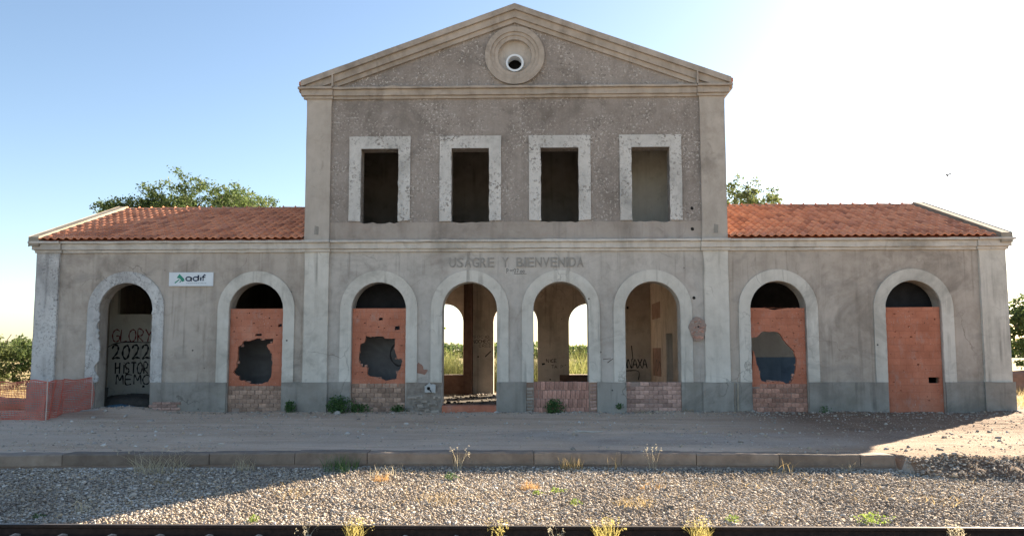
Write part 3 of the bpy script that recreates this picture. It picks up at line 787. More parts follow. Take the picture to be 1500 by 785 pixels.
# ---- cornices
def cornice(x0, x1, proud, z0, z1, mat, pl=.20, pf=.12, pt=.06, ends=(0, 0)):
    h = z1 - z0
    b = MB(); e0, e1 = ends
    for (za, zb_, p) in ((z0, z0 + h * .26, pt), (z0 + h * .26, z0 + h * .80, pf), (z0 + h * .80, z1, pl)):
        q = p + proud
        b.beam_x(x0 - (q if e0 else 0), x1 + (q if e1 else 0), -q, -.001 if (proud == 0) else -.001, za, zb_, .22, .006)
    return b.build("cornice", M[mat], ST, bevel=.010)
C_ = lambda *a, **k: cornice(*a, z0=ZC0, z1=ZC1 - .002, mat='cornice_low', **k)
C_(-13.86, -13.20, .055, ends=(1, 0)); C_(-13.198, -6.15, 0); C_(-6.148, -5.34, .055); C_(-5.338, 5.31, 0); C_(5.312, 6.13, .055); C_(6.132, 13.10, 0); C_(13.102, 13.86, .055, ends=(0, 1))
U_ = lambda *a, **k: cornice(*a, z0=9.11, z1=9.44, mat='cornice_up', **k)
U_(-6.10, -5.34, .05, ends=(1, 0)); U_(-5.338, 5.30, 0); U_(5.302, 6.06, .05, ends=(0, 1))
# raking cornices of the pediment
PK = 11.905
SL = (PK - 9.63) / 6.27
for sx in (-1, 1):
    b = MB(); n = 18
    for (d0, d1, p, xe) in ((0, .17, .22, 6.27), (.17, .38, .14, 6.14), (.38, .52, .07, 6.07)):
        xs_ = [xe * k / n for k in range(n + 1)]
        up = [(sx * x_, PK - SL * x_ - d0 + (rnd.uniform(-.004, .004) if 0 < k < n else 0)) for k, x_ in enumerate(xs_)]
        dn = [(sx * x_, max(PK - SL * x_ - d1, 9.442)) for x_ in xs_]
        pts = up + dn[::-1]
        # drop the degenerate tail where the lower line meets the flat cornice
        clean = []
        for q in pts:
            if not clean or (abs(q[0] - clean[-1][0]) + abs(q[1] - clean[-1][1])) > 1e-5: clean.append(q)
        if sx > 0: clean = clean[::-1]
        b.prism([clean], -p, -.001)
    b.build("raking_cornice", M['cornice_up'], ST, bevel=.010)
for xx in (-5.34, 5.30):
    b = MB(); zt = PK - SL * abs(xx)
    b.box(xx - .02, xx + .02, -.235, -.002, 9.444, zt - .17); b.build("cornice_joint", M['cornice_up'], ST)
# ---- round window mouldings
def ring(r0, r1, y0, y1): 
    b = MB(); b.prism([circ(OCX, OCZ, r1, 48), circ(OCX, OCZ, r0, 48)], y0, y1); return b
oc = MB()
for (r0, r1, p) in ((.72, .875, .10), (.62, .722, .06), (.50, .622, .03)):
    oc.prism([circ(OCX, OCZ, r1, 48), circ(OCX, OCZ, r0, 48)], -p, .02)
oc_o = oc.build("round_window_moulding", M['cornice_up'], ST, bevel=.012)
oc = MB(); oc.prism([circ(OCX, OCZ, .499, 48), circ(OCX, OCZ - .21, .215, 32)], .10, .2); oc.prism([circ(OCX, OCZ, .56, 48), circ(OCX, OCZ, .499, 48)], .021, .2); oc.build("round_window_filling", M['pil_up'], ST)
oc = MB(); oc.prism([circ(OCX, OCZ - .21, .262, 40), circ(OCX, OCZ - .21, .205, 40)], -.03, .30); oc.build("pipe_ring", M['sign_white'], ST, bevel=.01)
MB().box(-1, 1, .5, .6, 9.5, 11).build("attic_dark_sheet", M['black'], ST)  # black sheet, painted dark for the unlit attic behind the pipe ring

# ---- infills of bricked-up arches
def blob(cx, cz, pts): return [(cx + a, cz + c) for a, c in pts]
def rough(loop, amp=.012, step=.06):
    out = []
    n = len(loop)
    for i in range(n):
        a, c = loop[i], loop[(i + 1) % n]
        L = math.hypot(c[0] - a[0], c[1] - a[1]); k = max(1, int(L / step))
        for s in range(k):
            t_ = s / k
            out.append((a[0] + (c[0] - a[0]) * t_ + rnd.uniform(-amp, amp), a[1] + (c[1] - a[1]) * t_ + rnd.uniform(-amp, amp)))
    return out
def nick(x_, z_, w, h): return [(x_ - w / 2, z_ - h / 2), (x_ + w / 2, z_ - h * .4), (x_ + w * .45, z_ + h / 2), (x_ - w * .4, z_ + h * .4)]
IY0, IY1 = .07, .17
def inside(p, lp):
    r = False; j = len(lp) - 1
    for i in range(len(lp)):
        if (lp[i][1] > p[1]) != (lp[j][1] > p[1]) and p[0] < (lp[j][0] - lp[i][0]) * (p[1] - lp[i][1]) / (lp[j][1] - lp[i][1] + 1e-12) + lp[i][0]: r = not r
        j = i
    return r
def pocks(c, z0, z1, n, solid, avoid):
    """small chipped pits that go right through the render coat"""
    out = []
    for _ in range(n * 30):
        if len(out) >= n: break
        x_, z_ = rnd.uniform(c - .68, c + .68), rnd.uniform(z0, z1)
        if abs(z_ - round(z_ / .19) * .19) > .05 and rnd.random() < .5: continue
        ring_ = [(x_ + .09 * math.cos(a), z_ + .07 * math.sin(a)) for a in np.linspace(0, 6.28, 9)]
        if any(inside(q_, h) for h in avoid for q_ in ring_): continue
        if solid and not all(inside(q_, solid) for q_ in ring_): continue
        if any(math.hypot(x_ - o[0][0], z_ - o[0][1]) < .16 for o in out): continue
        out.append(nick(x_, z_, rnd.uniform(.015, .07), rnd.uniform(.012, .035)))
    return out
def broken_edge(loop, me, parent, n, cz):
    """stubs of the hollow bricks that stick out round a broken hole"""
    for _ in range(n):
        i = rnd.randrange(len(loop)); x_, z_ = loop[i]
        z_ = round(z_ / .095) * .095 + rnd.uniform(-.01, .01)
        o = bpy.data.objects.new("brick", me); o.location = (x_ + rnd.uniform(-.02, .02), IY0 + rnd.uniform(.045, .10), z_)
        o.scale = (rnd.uniform(.05, .12), .06, rnd.uniform(.04, .085)); o.rotation_euler = (0, rnd.uniform(-.15, .15), 0); link(o, parent)
bk = bmesh.new(); bmesh.ops.create_cube(bk, size=1.0); bmesh.ops.bevel(bk, geom=bk.edges[:], offset=.06, segments=1, affect='EDGES')
def brick_mesh(mat):
    me = bpy.data.meshes.new("brick"); bk.to_mesh(me); me.materials.append(mat); return me
EDGE = brick_mesh(M['brick'])
# second arch
c = ARCH[1]
hole = rough([(-7.95, .92), (-7.80, .90), (-7.62, .80), (-7.35, .79), (-7.12, .86), (-7.02, 1.00), (-6.99, 1.35), (-7.0, 1.65), (-7.10, 1.80), (-7.17, 1.88), (-7.15, 1.95), (-7.0, 1.97), (-6.98, 2.10), (-7.15, 2.09), (-7.45, 2.11), (-7.60, 2.06), (-7.86, 2.02), (-7.92, 1.92), (-8.02, 1.88), (-8.0, 1.55), (-8.05, 1.40), (-8.03, 1.30), (-8.12, 1.14), (-8.05, 1.06), (-7.97, 1.03)], .012)
out = rough([(c - .775, .80), (-8.0, .80)], .0) 
b = MB(); outer = [(c - .775, .72), (c + .775, .72), (c + .775, 2.965), (c - .775, 2.96)]
b.prism([outer, hole, nick(-7.42, 2.21, .2, .07), nick(-6.80, 2.48, .11, .09)] + pocks(c, .95, 2.85, 15, None, [hole, nick(-7.42, 2.21, .3, .2), nick(-6.80, 2.48, .3, .3)]), IY0, IY1); fo = b.build("brick_infill", M['infill'], ST); broken_edge(hole, EDGE, fo, 16, 1.4)
# third arch: square steps follow the brick courses
c = ARCH[2]
hole = rough([(-4.40, 1.28), (-4.24, 1.28), (-4.24, 1.08), (-4.18, 1.02), (-3.95, 1.0), (-3.72, .90), (-3.52, .93), (-3.40, .95), (-3.38, 1.10), (-3.30, 1.24), (-3.24, 1.45), (-3.27, 1.52), (-3.36, 1.50), (-3.42, 1.62), (-3.46, 1.78), (-3.46, 2.10), (-3.75, 2.10), (-3.80, 2.16), (-4.30, 2.15), (-4.34, 1.98), (-4.44, 1.95), (-4.47, 1.86), (-4.50, 1.45)], .008)
b = MB(); b.prism([[(c - .775, .72), (c + .775, .72), (c + .775, 2.965), (c - .775, 2.965)], hole, nick(-3.88, 2.66, .12, .08), nick(-3.40, 2.40, .15, .12)] + pocks(c, .95, 2.85, 12, None, [hole, nick(-3.88, 2.66, .3, .3), nick(-3.4, 2.4, .35, .35)]), IY0, IY1); fo = b.build("brick_infill", M['infill'], ST); broken_edge(hole, EDGE, fo, 14, 1.4)
# seventh arch: opening broken through to the left jamb
c = ARCH[6]
loop = [(c - .775, .72), (c + .775, .72), (c + .775, 2.955)] + rough([(c + .7, 2.95), (c + .25, 2.94), (c + .12, 2.93), (c - .05, 2.88), (c - .2, 2.91), (c - .38, 2.95)], .012)[:-6] + [(c - .775, 2.95)] 
loop += rough([(c - .775, 2.10), (c - .6, 2.11), (c - .5, 2.20), (c - .46, 2.27), (c + .02, 2.27), (c + .08, 2.18), (c + .2, 2.0), (c + .32, 1.86), (c + .44, 1.72), (c + .5, 1.5), (c + .49, 1.22), (c + .42, 1.02), (c + .33, .82), (c + .2, .80), (c + .1, .86), (c - .1, .88), (c - .3, .84), (c - .5, .87)], .014)[:-5] + [(c - .775, .86)]
b = MB(); b.prism([loop] + pocks(c, .95, 2.85, 16, loop, []), IY0, IY1); fo = b.build("brick_infill", M['infill'], ST); broken_edge(loop[-40:-6], EDGE, fo, 14, 1.4)
# eighth arch: fully closed down to the ground
c = ARCH[7]
b = MB(); b.prism([[(c - .775, -.1), (c + .775, -.1), (c + .775, 2.965), (c - .775, 2.955)], [(11.655, .82), (11.95, .82), (11.955, .985), (11.65, .985)]] + pocks(c, .25, 2.85, 22, None, [[(11.5, .7), (12.05, .7), (12.05, 1.1), (11.5, 1.1)]]), IY0, IY1); b.build("brick_infill", M['infill'], ST)
# loose brickwork at the foot of the infills, brick by brick
def brick(me, x_, y_, z_, w, d, h, parent, tilt=0):
    o = bpy.data.objects.new("brick", me); o.location = (x_, y_, z_); o.scale = (w, d, h); o.rotation_euler = (0, tilt, 0); return link(o, parent)
def brick_panel(cx, w, z0, z1, cols, rows, me, y0=.05, bond=.5, skip=0.0):
    base = MB().box(cx - w / 2, cx + w / 2, y0 + .018, y0 + .2, z0, z1 - .01).build("brick_base", M['mortar'], ST)
    bw, bh = w / cols, (z1 - z0) / rows
    for r in range(rows):
        s = bond * bw * (r % 2)
        xx = cx - w / 2
        cuts = [xx] + [xx + s + bw * k for k in range(0 if s > 0 else 1, cols + 1)]
        cuts = [q for q in cuts if q < cx + w / 2 - .02] + [cx + w / 2]
        for a, e in zip(cuts[:-1], cuts[1:]):
            if rnd.random() < skip: continue
            brick(me, (a + e) / 2, y0 + .06 + rnd.uniform(-.018, .012), z0 + bh * (r + .5) + rnd.uniform(-.006, .006), e - a - rnd.uniform(.004, .018), .12, bh - rnd.uniform(.003, .016), base, rnd.uniform(-.025, .025))
BM = {k: brick_mesh(M[k]) for k in ('brick', 'brick_pale', 'brick_pink', 'brick_lilac', 'rubble')}
brick_panel(ARCH[1], 1.55, -.12, .75, 7, 7, BM['brick_pale'], .055, skip=.02)
brick_panel(ARCH[2], 1.55, -.12, .82, 7, 7, BM['brick_pale'], .055, skip=.02)
brick_panel(ARCH[4], 1.56, -.10, .87, 12, 4, BM['brick_pink'], .0)
brick_panel(ARCH[5], 1.56, -.10, .86, 6, 8, BM['brick_lilac'], .02, skip=.02)
brick_panel(ARCH[6], 1.55, -.12, .80, 7, 7, BM['brick'], .055, skip=.02)
# threshold of the doorway
MB().beam_x(ARCH[3] - .78, ARCH[3] + .78, -.05, .42, -.1, .20, .2, .008).build("door_step", M['infill'], ST, bevel=.015)
# courses of old brick laid bare right of the open arch
for r in range(4):
    for k in range(3):
        brick(BM['brick_lilac'], -10.43 + .27 * k + (.1 if r % 2 else 0) + .1, -.045, .03 + .078 * r, .255, .11, .068, ST, rnd.uniform(-.01, .01))
# rubble masonry where the plinth has fallen away beside the doorway
rub_b = MB().box(-3.10, -2.10, -.02, -.001, -.1, .84).build("rubble_masonry", M['rubble'], ST)
for k in range(26):
    x_ = rnd.uniform(-3.02, -2.2); z_ = rnd.choice([.03, .12, .21, .30, .42]) + rnd.uniform(-.02, .02)
    brick(BM['rubble'], x_, -.03, z_, rnd.uniform(.12, .24), .05, rnd.uniform(.05, .085), rub_b, rnd.uniform(-.1, .1))
for sx, cx, nn in ((1, ARCH[4] - .9, 8), (1, ARCH[4] + .9, 9)):
    MB().box(cx - .11, cx + .11, -.012, -.001, -.1, .85).build("rubble_masonry", M['brick_pale'], ST)
    for k in range(nn):
        brick(BM['brick_lilac'] if cx > 1 else BM['rubble'], cx + rnd.uniform(-.02, .02), -.02, .02 + k * .092, rnd.uniform(.16, .21), .05, .07, ST, rnd.uniform(-.05, .05))
# strip left by a removed downpipe
b = MB(); b.box(6.16, 6.185, -.085, -.058, -.05, .84); b.tube([(6.26, -.075, -.05), (6.255, -.07, .4), (6.27, -.075, .83)], .03, 8); b.build("downpipe_stub", M['coping'], ST)

# broken wall patch with an exposed brick core beside the sixth arch
pc = (5.18, 2.39)
rim = [(pc[0] + .255 * (1 + rnd.uniform(-.1, .08)) * math.cos(a), pc[1] + .29 * (1 + rnd.uniform(-.09, .08)) * math.sin(a) - (.09 if math.sin(a) < -.8 else 0)) for a in np.linspace(0, 2 * math.pi, 27)[:-1]]
b = MB(); b.prism([rim, circ(pc[0] + .02, pc[1] + .03, .028, 10)], -.063, -.001); po = b.build("wall_breach", M['mortar'], ST, bevel=.01)
for k in range(34):
    a = rnd.uniform(0, 6.283); r_ = rnd.uniform(.06, .215)
    brick(BM[rnd.choice(['brick_lilac', 'rubble', 'brick_lilac', 'brick'])], pc[0] + r_ * math.cos(a), -.058 + rnd.uniform(-.012, .004), pc[1] + r_ * 1.12 * math.sin(a), rnd.uniform(.03, .075), .03, rnd.uniform(.022, .045), po, rnd.uniform(-.5, .5))
for k in range(4):
    brick(BM['brick'], pc[0] - .04 + .07 * k - .06, -.062, pc[1] - .27 - .02 * (k % 2), .08, .03, .07, po, .1)
b = MB(); b.prism([circ(pc[0] + .02, pc[1] + .03, .027, 10)], -.03, -.002); b.build("painted_cable_hole", M['black'], ST)  # black disc painted as the dark inside the cable hole
# brick-red scar left of the doorway
sc = [(-2.86, 1.12), (-2.72, 1.10), (-2.58, 1.06), (-2.50, 1.20), (-2.62, 1.22), (-2.66, 1.36), (-2.78, 1.42), (-2.84, 1.30)]
b = MB(); b.prism([rough(sc, .012)], -.006, -.001); b.build("plaster_scar", M['brick'], ST)
# flat black discs on the render, painted as the dark of small holes
for (x_, z_, r_) in ((5.10, 3.24, .045), (5.10, 5.82, .05), (5.10, 5.22, .05), (-5.6, 1.9, .02), (6.4, 1.9, .02), (2.42, 1.7, .03), (-10.9, .4, .01)):
    b = MB(); b.prism([rough(circ(x_, z_, r_, 9), .006)], -.003, -.0005); b.build("painted_hole", M['black'], ST)

# ---- lettering on the wall
def glyph(ch, cache={}):
    if ch not in cache:
        cu = bpy.data.curves.new("letter", 'FONT'); cu.body = ch; cu.size = 1.0; cu.extrude = .05; cu.bevel_depth = .0; cu.resolution_u = 3; cu.offset = .012
        ob = bpy.data.objects.new("letter_src", cu); COL.objects.link(ob)
        dg = bpy.context.evaluated_depsgraph_get(); dg.update()
        me = bpy.data.meshes.new_from_object(ob.evaluated_get(dg))
        bpy.data.objects.remove(ob)
        co = np.array([v.co[:] for v in me.vertices])
        mn, mx = co.min(0), co.max(0)
        for v in me.vertices:
            x_, y_, z_ = v.co
            v.co = ((x_ - mn[0]) / max(1e-3, mx[0] - mn[0]), -(z_ + .05) * .0 - z_, (y_ - mn[1]) / max(1e-3, mx[1] - mn[1]))
        me.update(); cache[ch] = me
    return cache[ch]
def text_letters(txt, x0, x1, zb, h, y, mat, parent, gap=.25, depth=.4, widths={'I': .34, '.': .3, 'Y': 1.0}):
    ws = [(.85 if ch == ' ' else widths.get(ch, 1.0)) for ch in txt]
    unit = (x1 - x0) / (sum(ws) + gap * (len(txt) - 1)); xx = x0
    for ch, w in zip(txt, ws):
        if ch != ' ':
            me = glyph(ch); o = bpy.data.objects.new("letter", me)
            if not me.materials: me.materials.append(None)
            o.location = (xx, y, zb); o.scale = (w * unit, depth, h); link(o, parent)
            o.material_slots[0].link = 'OBJECT'; o.material_slots[0].material = mat
        xx += (w + gap) * unit
text_letters("USAGRE Y BIENVENIDA", -1.90, 1.97, 4.135, .285, -.001, M['letter'], ST, gap=.16)

# stroke writing
GL = {'G': [[(1, .85), (.6, 1), (.2, .85), (0, .5), (.2, .1), (.6, 0), (1, .15), (1, .45), (.55, .45)]], 'L': [[(.1, 1), (.05, 0), (.9, .05)]],
      'O': [[(.5, 1), (.15, .8), (0, .45), (.2, .08), (.55, 0), (.9, .2), (1, .55), (.85, .9), (.5, 1)]], 'R': [[(.1, 0), (.1, 1), (.7, .95), (.85, .72), (.6, .5), (.15, .45), (.9, 0)]],
      'Y': [[(0, 1), (.5, .5)], [(1, 1), (.5, .5), (.35, 0)]], '2': [[(0, .75), (.2, .98), (.6, 1), (.75, .75), (.55, .4), (.1, .02), (.5, .1), (1, .05)]],
      '0': [[(.5, 1), (.15, .75), (.1, .3), (.4, 0), (.75, .15), (.9, .6), (.7, .95), (.5, 1)]], 'H': [[(0, 1), (.05, 0)], [(.9, 1), (.85, 0)], [(0, .5), (.9, .55)]],
      'I': [[(.5, .8), (.5, 0)], [(.5, 1), (.5, .96)]], 'S': [[(.95, .9), (.5, 1), (.1, .8), (.2, .55), (.7, .42), (.85, .2), (.5, 0), (.05, .1)]], 'T': [[(0, 1), (1, 1)], [(.5, 1), (.5, 0)]],
      'M': [[(0, 0), (.1, 1), (.5, .4), (.85, 1), (1, 0)]], 'E': [[(.9, 1), (.1, 1), (.1, 0), (.9, 0)], [(.1, .5), (.8, .52)]], 'A': [[(0, 0), (.5, 1), (1, 0)], [(.2, .4), (.8, .4)]],
      'N': [[(0, 0), (.05, 1), (.85, 0), (.95, 1)]], 'X': [[(0, 1), (1, 0)], [(1, 1), (0, 0)]], 'C': [[(.9, .85), (.5, 1), (.1, .7), (.05, .35), (.35, .02), (.9, .1)]],
      'P': [[(.1, 0), (.1, 1), (.8, .9), (.8, .6), (.1, .5)]], 'n': [[(.1, 0), (.1, .6)], [(.1, .5), (.5, .62), (.8, .5), (.8, 0)]], 'o': [[(.5, .6), (.1, .4), (.15, .1), (.5, 0), (.9, .15), (.85, .5), (.5, .6)]],
      '7': [[(0, 1), (.95, 1), (.4, 0)]], '4': [[(.7, 0), (.7, 1), (0, .35), (1, .35)]], '.': [[(.4, .06), (.5, 0)]], 'i': [[(.5, .6), (.5, 0)]], 'D': [[(.1, 0), (.1, 1), (.7, .85), (.9, .5), (.7, .1), (.1, 0)]], '1': [[(.2, .8), (.5, 1), (.5, 0)]], '8': [[(.5, .5), (.1, .75), (.5, 1), (.9, .75), (.5, .5), (.05, .25), (.5, 0), (.95, .25), (.5, .5)]]}
def ribbon(b, pts, w, y, th=.002):
    """flat paint stroke in the XZ plane facing -Y (rounded by Catmull-Rom)"""
    P = [np.array(p, float) for p in pts]
    if len(P) > 2:
        Q = []
        for i in range(len(P) - 1):
            p0, p1, p2, p3 = P[max(i - 1, 0)], P[i], P[i + 1], P[min(i + 2, len(P) - 1)]
            for s in range(5):
                t_ = s / 5
                Q.append(.5 * ((2 * p1) + (p2 - p0) * t_ + (2 * p0 - 5 * p1 + 4 * p2 - p3) * t_ ** 2 + (3 * p1 - p0 - 3 * p2 + p3) * t_ ** 3))
        Q.append(P[-1]); P = Q
    L, Rr = [], []
    for i, p in enumerate(P):
        d = P[min(i + 1, len(P) - 1)] - P[max(i - 1, 0)]; d = d / (np.linalg.norm(d) + 1e-9)
        ww = w / 2 * (1 + .35 * math.sin(i * 1.1 + len(P)))
        nrm = np.array((-d[1], d[0])) * ww
        L.append(p + nrm); Rr.append(p - nrm)
    n = len(P)
    b.add([(q[0], y, q[1]) for q in L + Rr], [(i, n + i, n + i + 1, i + 1) for i in range(n - 1)])
def strokes(txt, x0, z0, cw, h, w, y, mat, parent, gap=.25, slant=0, name="graffiti", sharp=False):
    b = MB(); xx = x0
    for ch in txt:
        if ch != ' ':
            for path in GL[ch]:
                ribbon(b, [(xx + p[0] * cw + slant * p[1] * h + rnd.uniform(-.004, .004), z0 + p[1] * h + rnd.uniform(-.004, .004)) for p in path], w, y)
        xx += cw * (1 + gap) * (.55 if ch in 'I.i' else 1)
    return b.build(name, mat, parent)
YG = 2.994
strokes("GLORY", -13.28, 2.06, .225, .40, .035, YG, M['spray_red'], ST, .22)
b = MB(); ribbon(b, [(-13.42, 1.88), (-13.2, 1.99), (-12.8, 2.05), (-12.2, 2.03), (-12.0, 2.04)], .03, YG - .002); b.build("graffiti", M['spray_black'], ST)
strokes("2022", -13.27, 1.50, .27, .44, .055, YG, M['spray_black'], ST, .22)
strokes("HISTOR", -13.14, 1.02, .16, .36, .04, YG, M['spray_black'], ST, .28)
strokes("MEMO", -13.10, .68, .24, .30, .04, YG, M['spray_black'], ST, .22)
MB().box(-12.22, -12.15, 2.98, 2.992, .57, .64).build("painted_hole", M['black'], ST)  # flat black square, the dark of a hole painted on the wall
yb = YB - T - .006
strokes("SOCIO", -1.82, 2.26, .11, .10, .016, yb, M['spray_faint'], ST, .3) if 'SOCIO' and all(c in GL for c in 'SOCIO') else None
strokes("NOCHEC", -1.86, 2.06, .10, .13, .018, yb, M['spray_black'], ST, .2)
strokes("CREE", -1.60, 1.90, .11, .11, .016, yb, M['spray_faint'], ST, .2)
b = MB(); ribbon(b, [(-1.35, 1.52), (-1.12, 1.74)], .035, yb); b.build("graffiti", M['spray_black'], ST); b = MB(); ribbon(b, [(-1.66, 1.52), (-1.60, 1.52)], .05, yb); b.build("graffiti", M['spray_black'], ST)
strokes("NICE", 1.08, 1.30, .10, .12, .03, yb, M['spray_faint'], ST, .2)
strokes("TA P", 1.28, 1.05, .10, .13, .018, yb, M['spray_faint'], ST, .2)
b = MB(); ribbon(b, [(.90, 1.22), (1.02, 1.24)], .06, yb); ribbon(b, [(1.2, .62), (1.25, .62)], .05, yb); b.build("graffiti", M['spray_black'], ST)
strokes("ANAXA", 4.10, 1.06, .17, .36, .035, yb, M['spray_black'], ST, .15)
b = MB(); ribbon(b, [(4.45, 1.95), (4.50, 1.4)], .03, yb); ribbon(b, [(4.10, .95), (4.70, .95), (4.70, .6)], .03, yb); b.build("graffiti", M['spray_black'], ST)
MB().box(4.28, 4.36, yb - .003, yb + .002, 3.40, 3.50).build("painted_hole", M['black'], ST)  # black plate on the rear wall, painted as a hole's dark
# bare brick stripes and lettering on the side partition
b = MB()
for (ya, yc, za, zc) in ((6.2, 8.1, 2.95, 3.55), (6.2, 8.1, .8, 1.85)):
    b.quad((5.194, ya, za), (5.194, yc, za), (5.194, yc, zc), (5.194, ya, zc))
b.build("bare_brick_strip", M['brick_lilac'], ST)
b = MB()
def side_stroke(pts, w):
    bb = MB(); ribbon(bb, pts, w, 0)
    b.add([(5.190, p[0], p[2]) for p in bb.v], bb.f)
side_stroke([(7.9, 1.7), (7.7, .8)], .05); side_stroke([(7.7, .8), (7.2, 1.4), (7.0, 1.0), (6.5, 1.35), (6.1, .9)], .06)
b.build("graffiti", M['spray_black'], ST)
# charcoal wall behind the third arch carries a sprayed letter
b = MB(); ribbon(b, [(-3.35, 1.9), (-3.6, 1.95), (-3.75, 1.7), (-3.7, 1.45), (-3.5, 1.3), (-3.35, 1.45), (-3.3, 1.8)], .045, .994); ribbon(b, [(-3.3, 1.45), (-3.1, 1.3)], .06, .994); b.build("graffiti", M['spray_black'], ST)
# faint engraved mark under the name
strokes("P", -.25, 3.955, .06, .13, .016, -.003, M['mark'], ST, name="painted_mark"); strokes("on", -.15, 4.02, .05, .07, .012, -.003, M['mark'], ST, name="painted_mark")
strokes("27.oo", -.03, 3.975, .055, .11, .015, -.003, M['mark'], ST, name="painted_mark")
b = MB(); ribbon(b, [(-.03, 3.945), (.33, 3.945)], .014, -.003); b.build("painted_mark", M['mark'], ST)
# scribbles on the outside of the wall between the fifth and sixth arches
b = MB(); ribbon(b, [(2.50, 1.50), (2.72, 1.52)], .015, -.003); ribbon(b, [(2.62, 1.4), (2.78, 1.52)], .02, -.003); b.build("graffiti", M['spray_faint'], ST)

# ---- wing roofs
PITCH, ROWS = .2255, 12
Y0R, Z0R = -.22, 4.96
RY, RZ = YB / 2, 6.725
SLEN = math.hypot(RY - Y0R, RZ - Z0R); ANG = math.atan2(RZ - Z0R, RY - Y0R); EXPO = SLEN / ROWS
prof = [(0.0, .014), (.035, .003), (.065, .001), (.092, .016), (.125, .046), (.16, .053), (.20, .034), (.235, .012)]
tv = []; tf = []; L = EXPO + .07
for (yy, dz) in ((0.0, .036), (L, .0)):
    tv += [(x_, yy, z_ + dz) for x_, z_ in prof]
k = len(prof)
tf += [(i, i + 1, k + i + 1, k + i) for i in range(k - 1)]
tv += [(x_, 0.0, z_ + .036 - .028) for x_, z_ in prof]
tf += [(2 * k + i, 2 * k + i + 1, i + 1, i) for i in range(k - 1)]
TV = np.array(tv); TF = np.array(tf)
tile_me = bpy.data.meshes.new("roof_tile"); tile_me.from_pydata(tv, [], tf); tile_me.materials.append(M['tile']); tile_me.update()
for p in tile_me.polygons: p.use_smooth = p.index < k - 1
def wing(sx):
    xa, xb = (-13.80, -6.115) if sx < 0 else (6.10, 13.72)
    b = MB()
    # roof deck, front and back slopes
    e = .03
    b.add([(xa, Y0R + .05, Z0R - e), (xb, Y0R + .05, Z0R - e), (xb, RY, RZ - e), (xa, RY, RZ - e), (xb, YB + .2, Z0R - e), (xa, YB + .2, Z0R - e)], [(0, 1, 2, 3), (3, 2, 4, 5)])
    b.add([(xa, Y0R + .05, Z0R - .09), (xb, Y0R + .05, Z0R - .09), (xb, RY, RZ - .09), (xa, RY, RZ - .09), (xb, YB + .2, Z0R - .09), (xa, YB + .2, Z0R - .09)], [(3, 2, 1, 0), (5, 4, 2, 3)])
    roof = b.build("roof", M['tile'], ST)
    cols = int((xb - xa) / PITCH)
    rest_v = []; rest_f = []; tones = []; nb = 0; count = 0
    ca, sa = math.cos(ANG), math.sin(ANG)
    for r in range(ROWS):
        for c_ in range(cols + 1):
            x_ = xa + c_ * PITCH
            if x_ + .24 > xb + .06: continue
            jx, js, jr, jz = rnd.uniform(-.006, .006), rnd.uniform(-.012, .012), rnd.uniform(-.012, .012), rnd.uniform(0, .006)
            s = r * EXPO - .03 + js
            o_y = Y0R + s * ca - jz * sa; o_z = Z0R + s * sa + jz * ca
            if count < 148:
                o = bpy.data.objects.new("roof_tile", tile_me); o.location = (x_ + jx, o_y, o_z); o.rotation_euler = (ANG, 0, jr); link(o, roof); count += 1
            else:
                V = TV.copy(); cr, sr = math.cos(jr), math.sin(jr)
                V[:, 0], V[:, 1] = TV[:, 0] * cr - TV[:, 1] * sr, TV[:, 0] * sr + TV[:, 1] * cr
                W = np.stack([V[:, 0] + x_ + jx, V[:, 1] * ca - V[:, 2] * sa + o_y, V[:, 1] * sa + V[:, 2] * ca + o_z], -1)
                rest_v.append(W); rest_f.append(TF + nb); nb += len(TV); tones += [rnd.random()] * len(TV)
    o = np_mesh("roof_tile_field", np.concatenate(rest_v), np.concatenate(rest_f), M['tile'], roof, colors=tones)
    o["kind"] = "stuff"
    nr = 18; wl = (xb - xa) / nr
    rb = MB(); N = 7
    for (xx, rr) in ((0, .075), (wl + .04, .062)):
        rb.v += [(xx, rr * math.cos(math.pi * q / N), rr * math.sin(math.pi * q / N)) for q in range(N + 1)]
    rb.f = [(q, q + 1, N + 2 + q, N + 1 + q) for q in range(N)]; rb.mi = [0] * N
    rb.tube([(0, 0, .03), (.02, 0, .03)], [.082, .082], 10)
    rme = rb.mesh("ridge_tile", M['tile'], False)
    for q in range(nr):
        o = bpy.data.objects.new("ridge_tile", rme); o.location = (xa + q * wl, RY, RZ + .005 + rnd.uniform(-.008, .008)); link(o, roof)
    MB().box(xa, xb, RY - .07, RY + .07, RZ - .06, RZ + .035).build('ridge_mortar', M['coping'], roof)
    # raised coping on the gable end
    x0, x1 = (-14.09, -13.79) if sx < 0 else (13.70, 14.02)
    for (ya, za, yc, zc) in ((Y0R - .02, Z0R + .01, RY, RZ + .045), (RY, RZ + .045, YB + .2, Z0R + .01)):
        t_, d_ = .075, .30
        v = []
        for xx in (x0, x1): v += [(xx, ya, za - d_ + .1), (xx, yc, zc - d_), (xx, yc, zc + t_), (xx, ya, za + t_)]
        MB().add(v, [(0, 1, 2, 3)[::-1], (4, 5, 6, 7), (0, 4, 7, 3)[::-1], (3, 7, 6, 2)[::-1], (2, 6, 5, 1)[::-1], (1, 5, 4, 0)[::-1]]).build("gable_coping", M['coping'], ST, bevel=.012)
    # verge board below the coping
    xv0, xv1 = (x0 + .02, -13.861) if sx < 0 else (13.861, x1 - .02)
    MB().box(xv0, xv1, .001, YB, ZC0 + .08, ZC1 - .06).build("side_cornice", M['cornice_low'], ST)
wing(-1); wing(1)
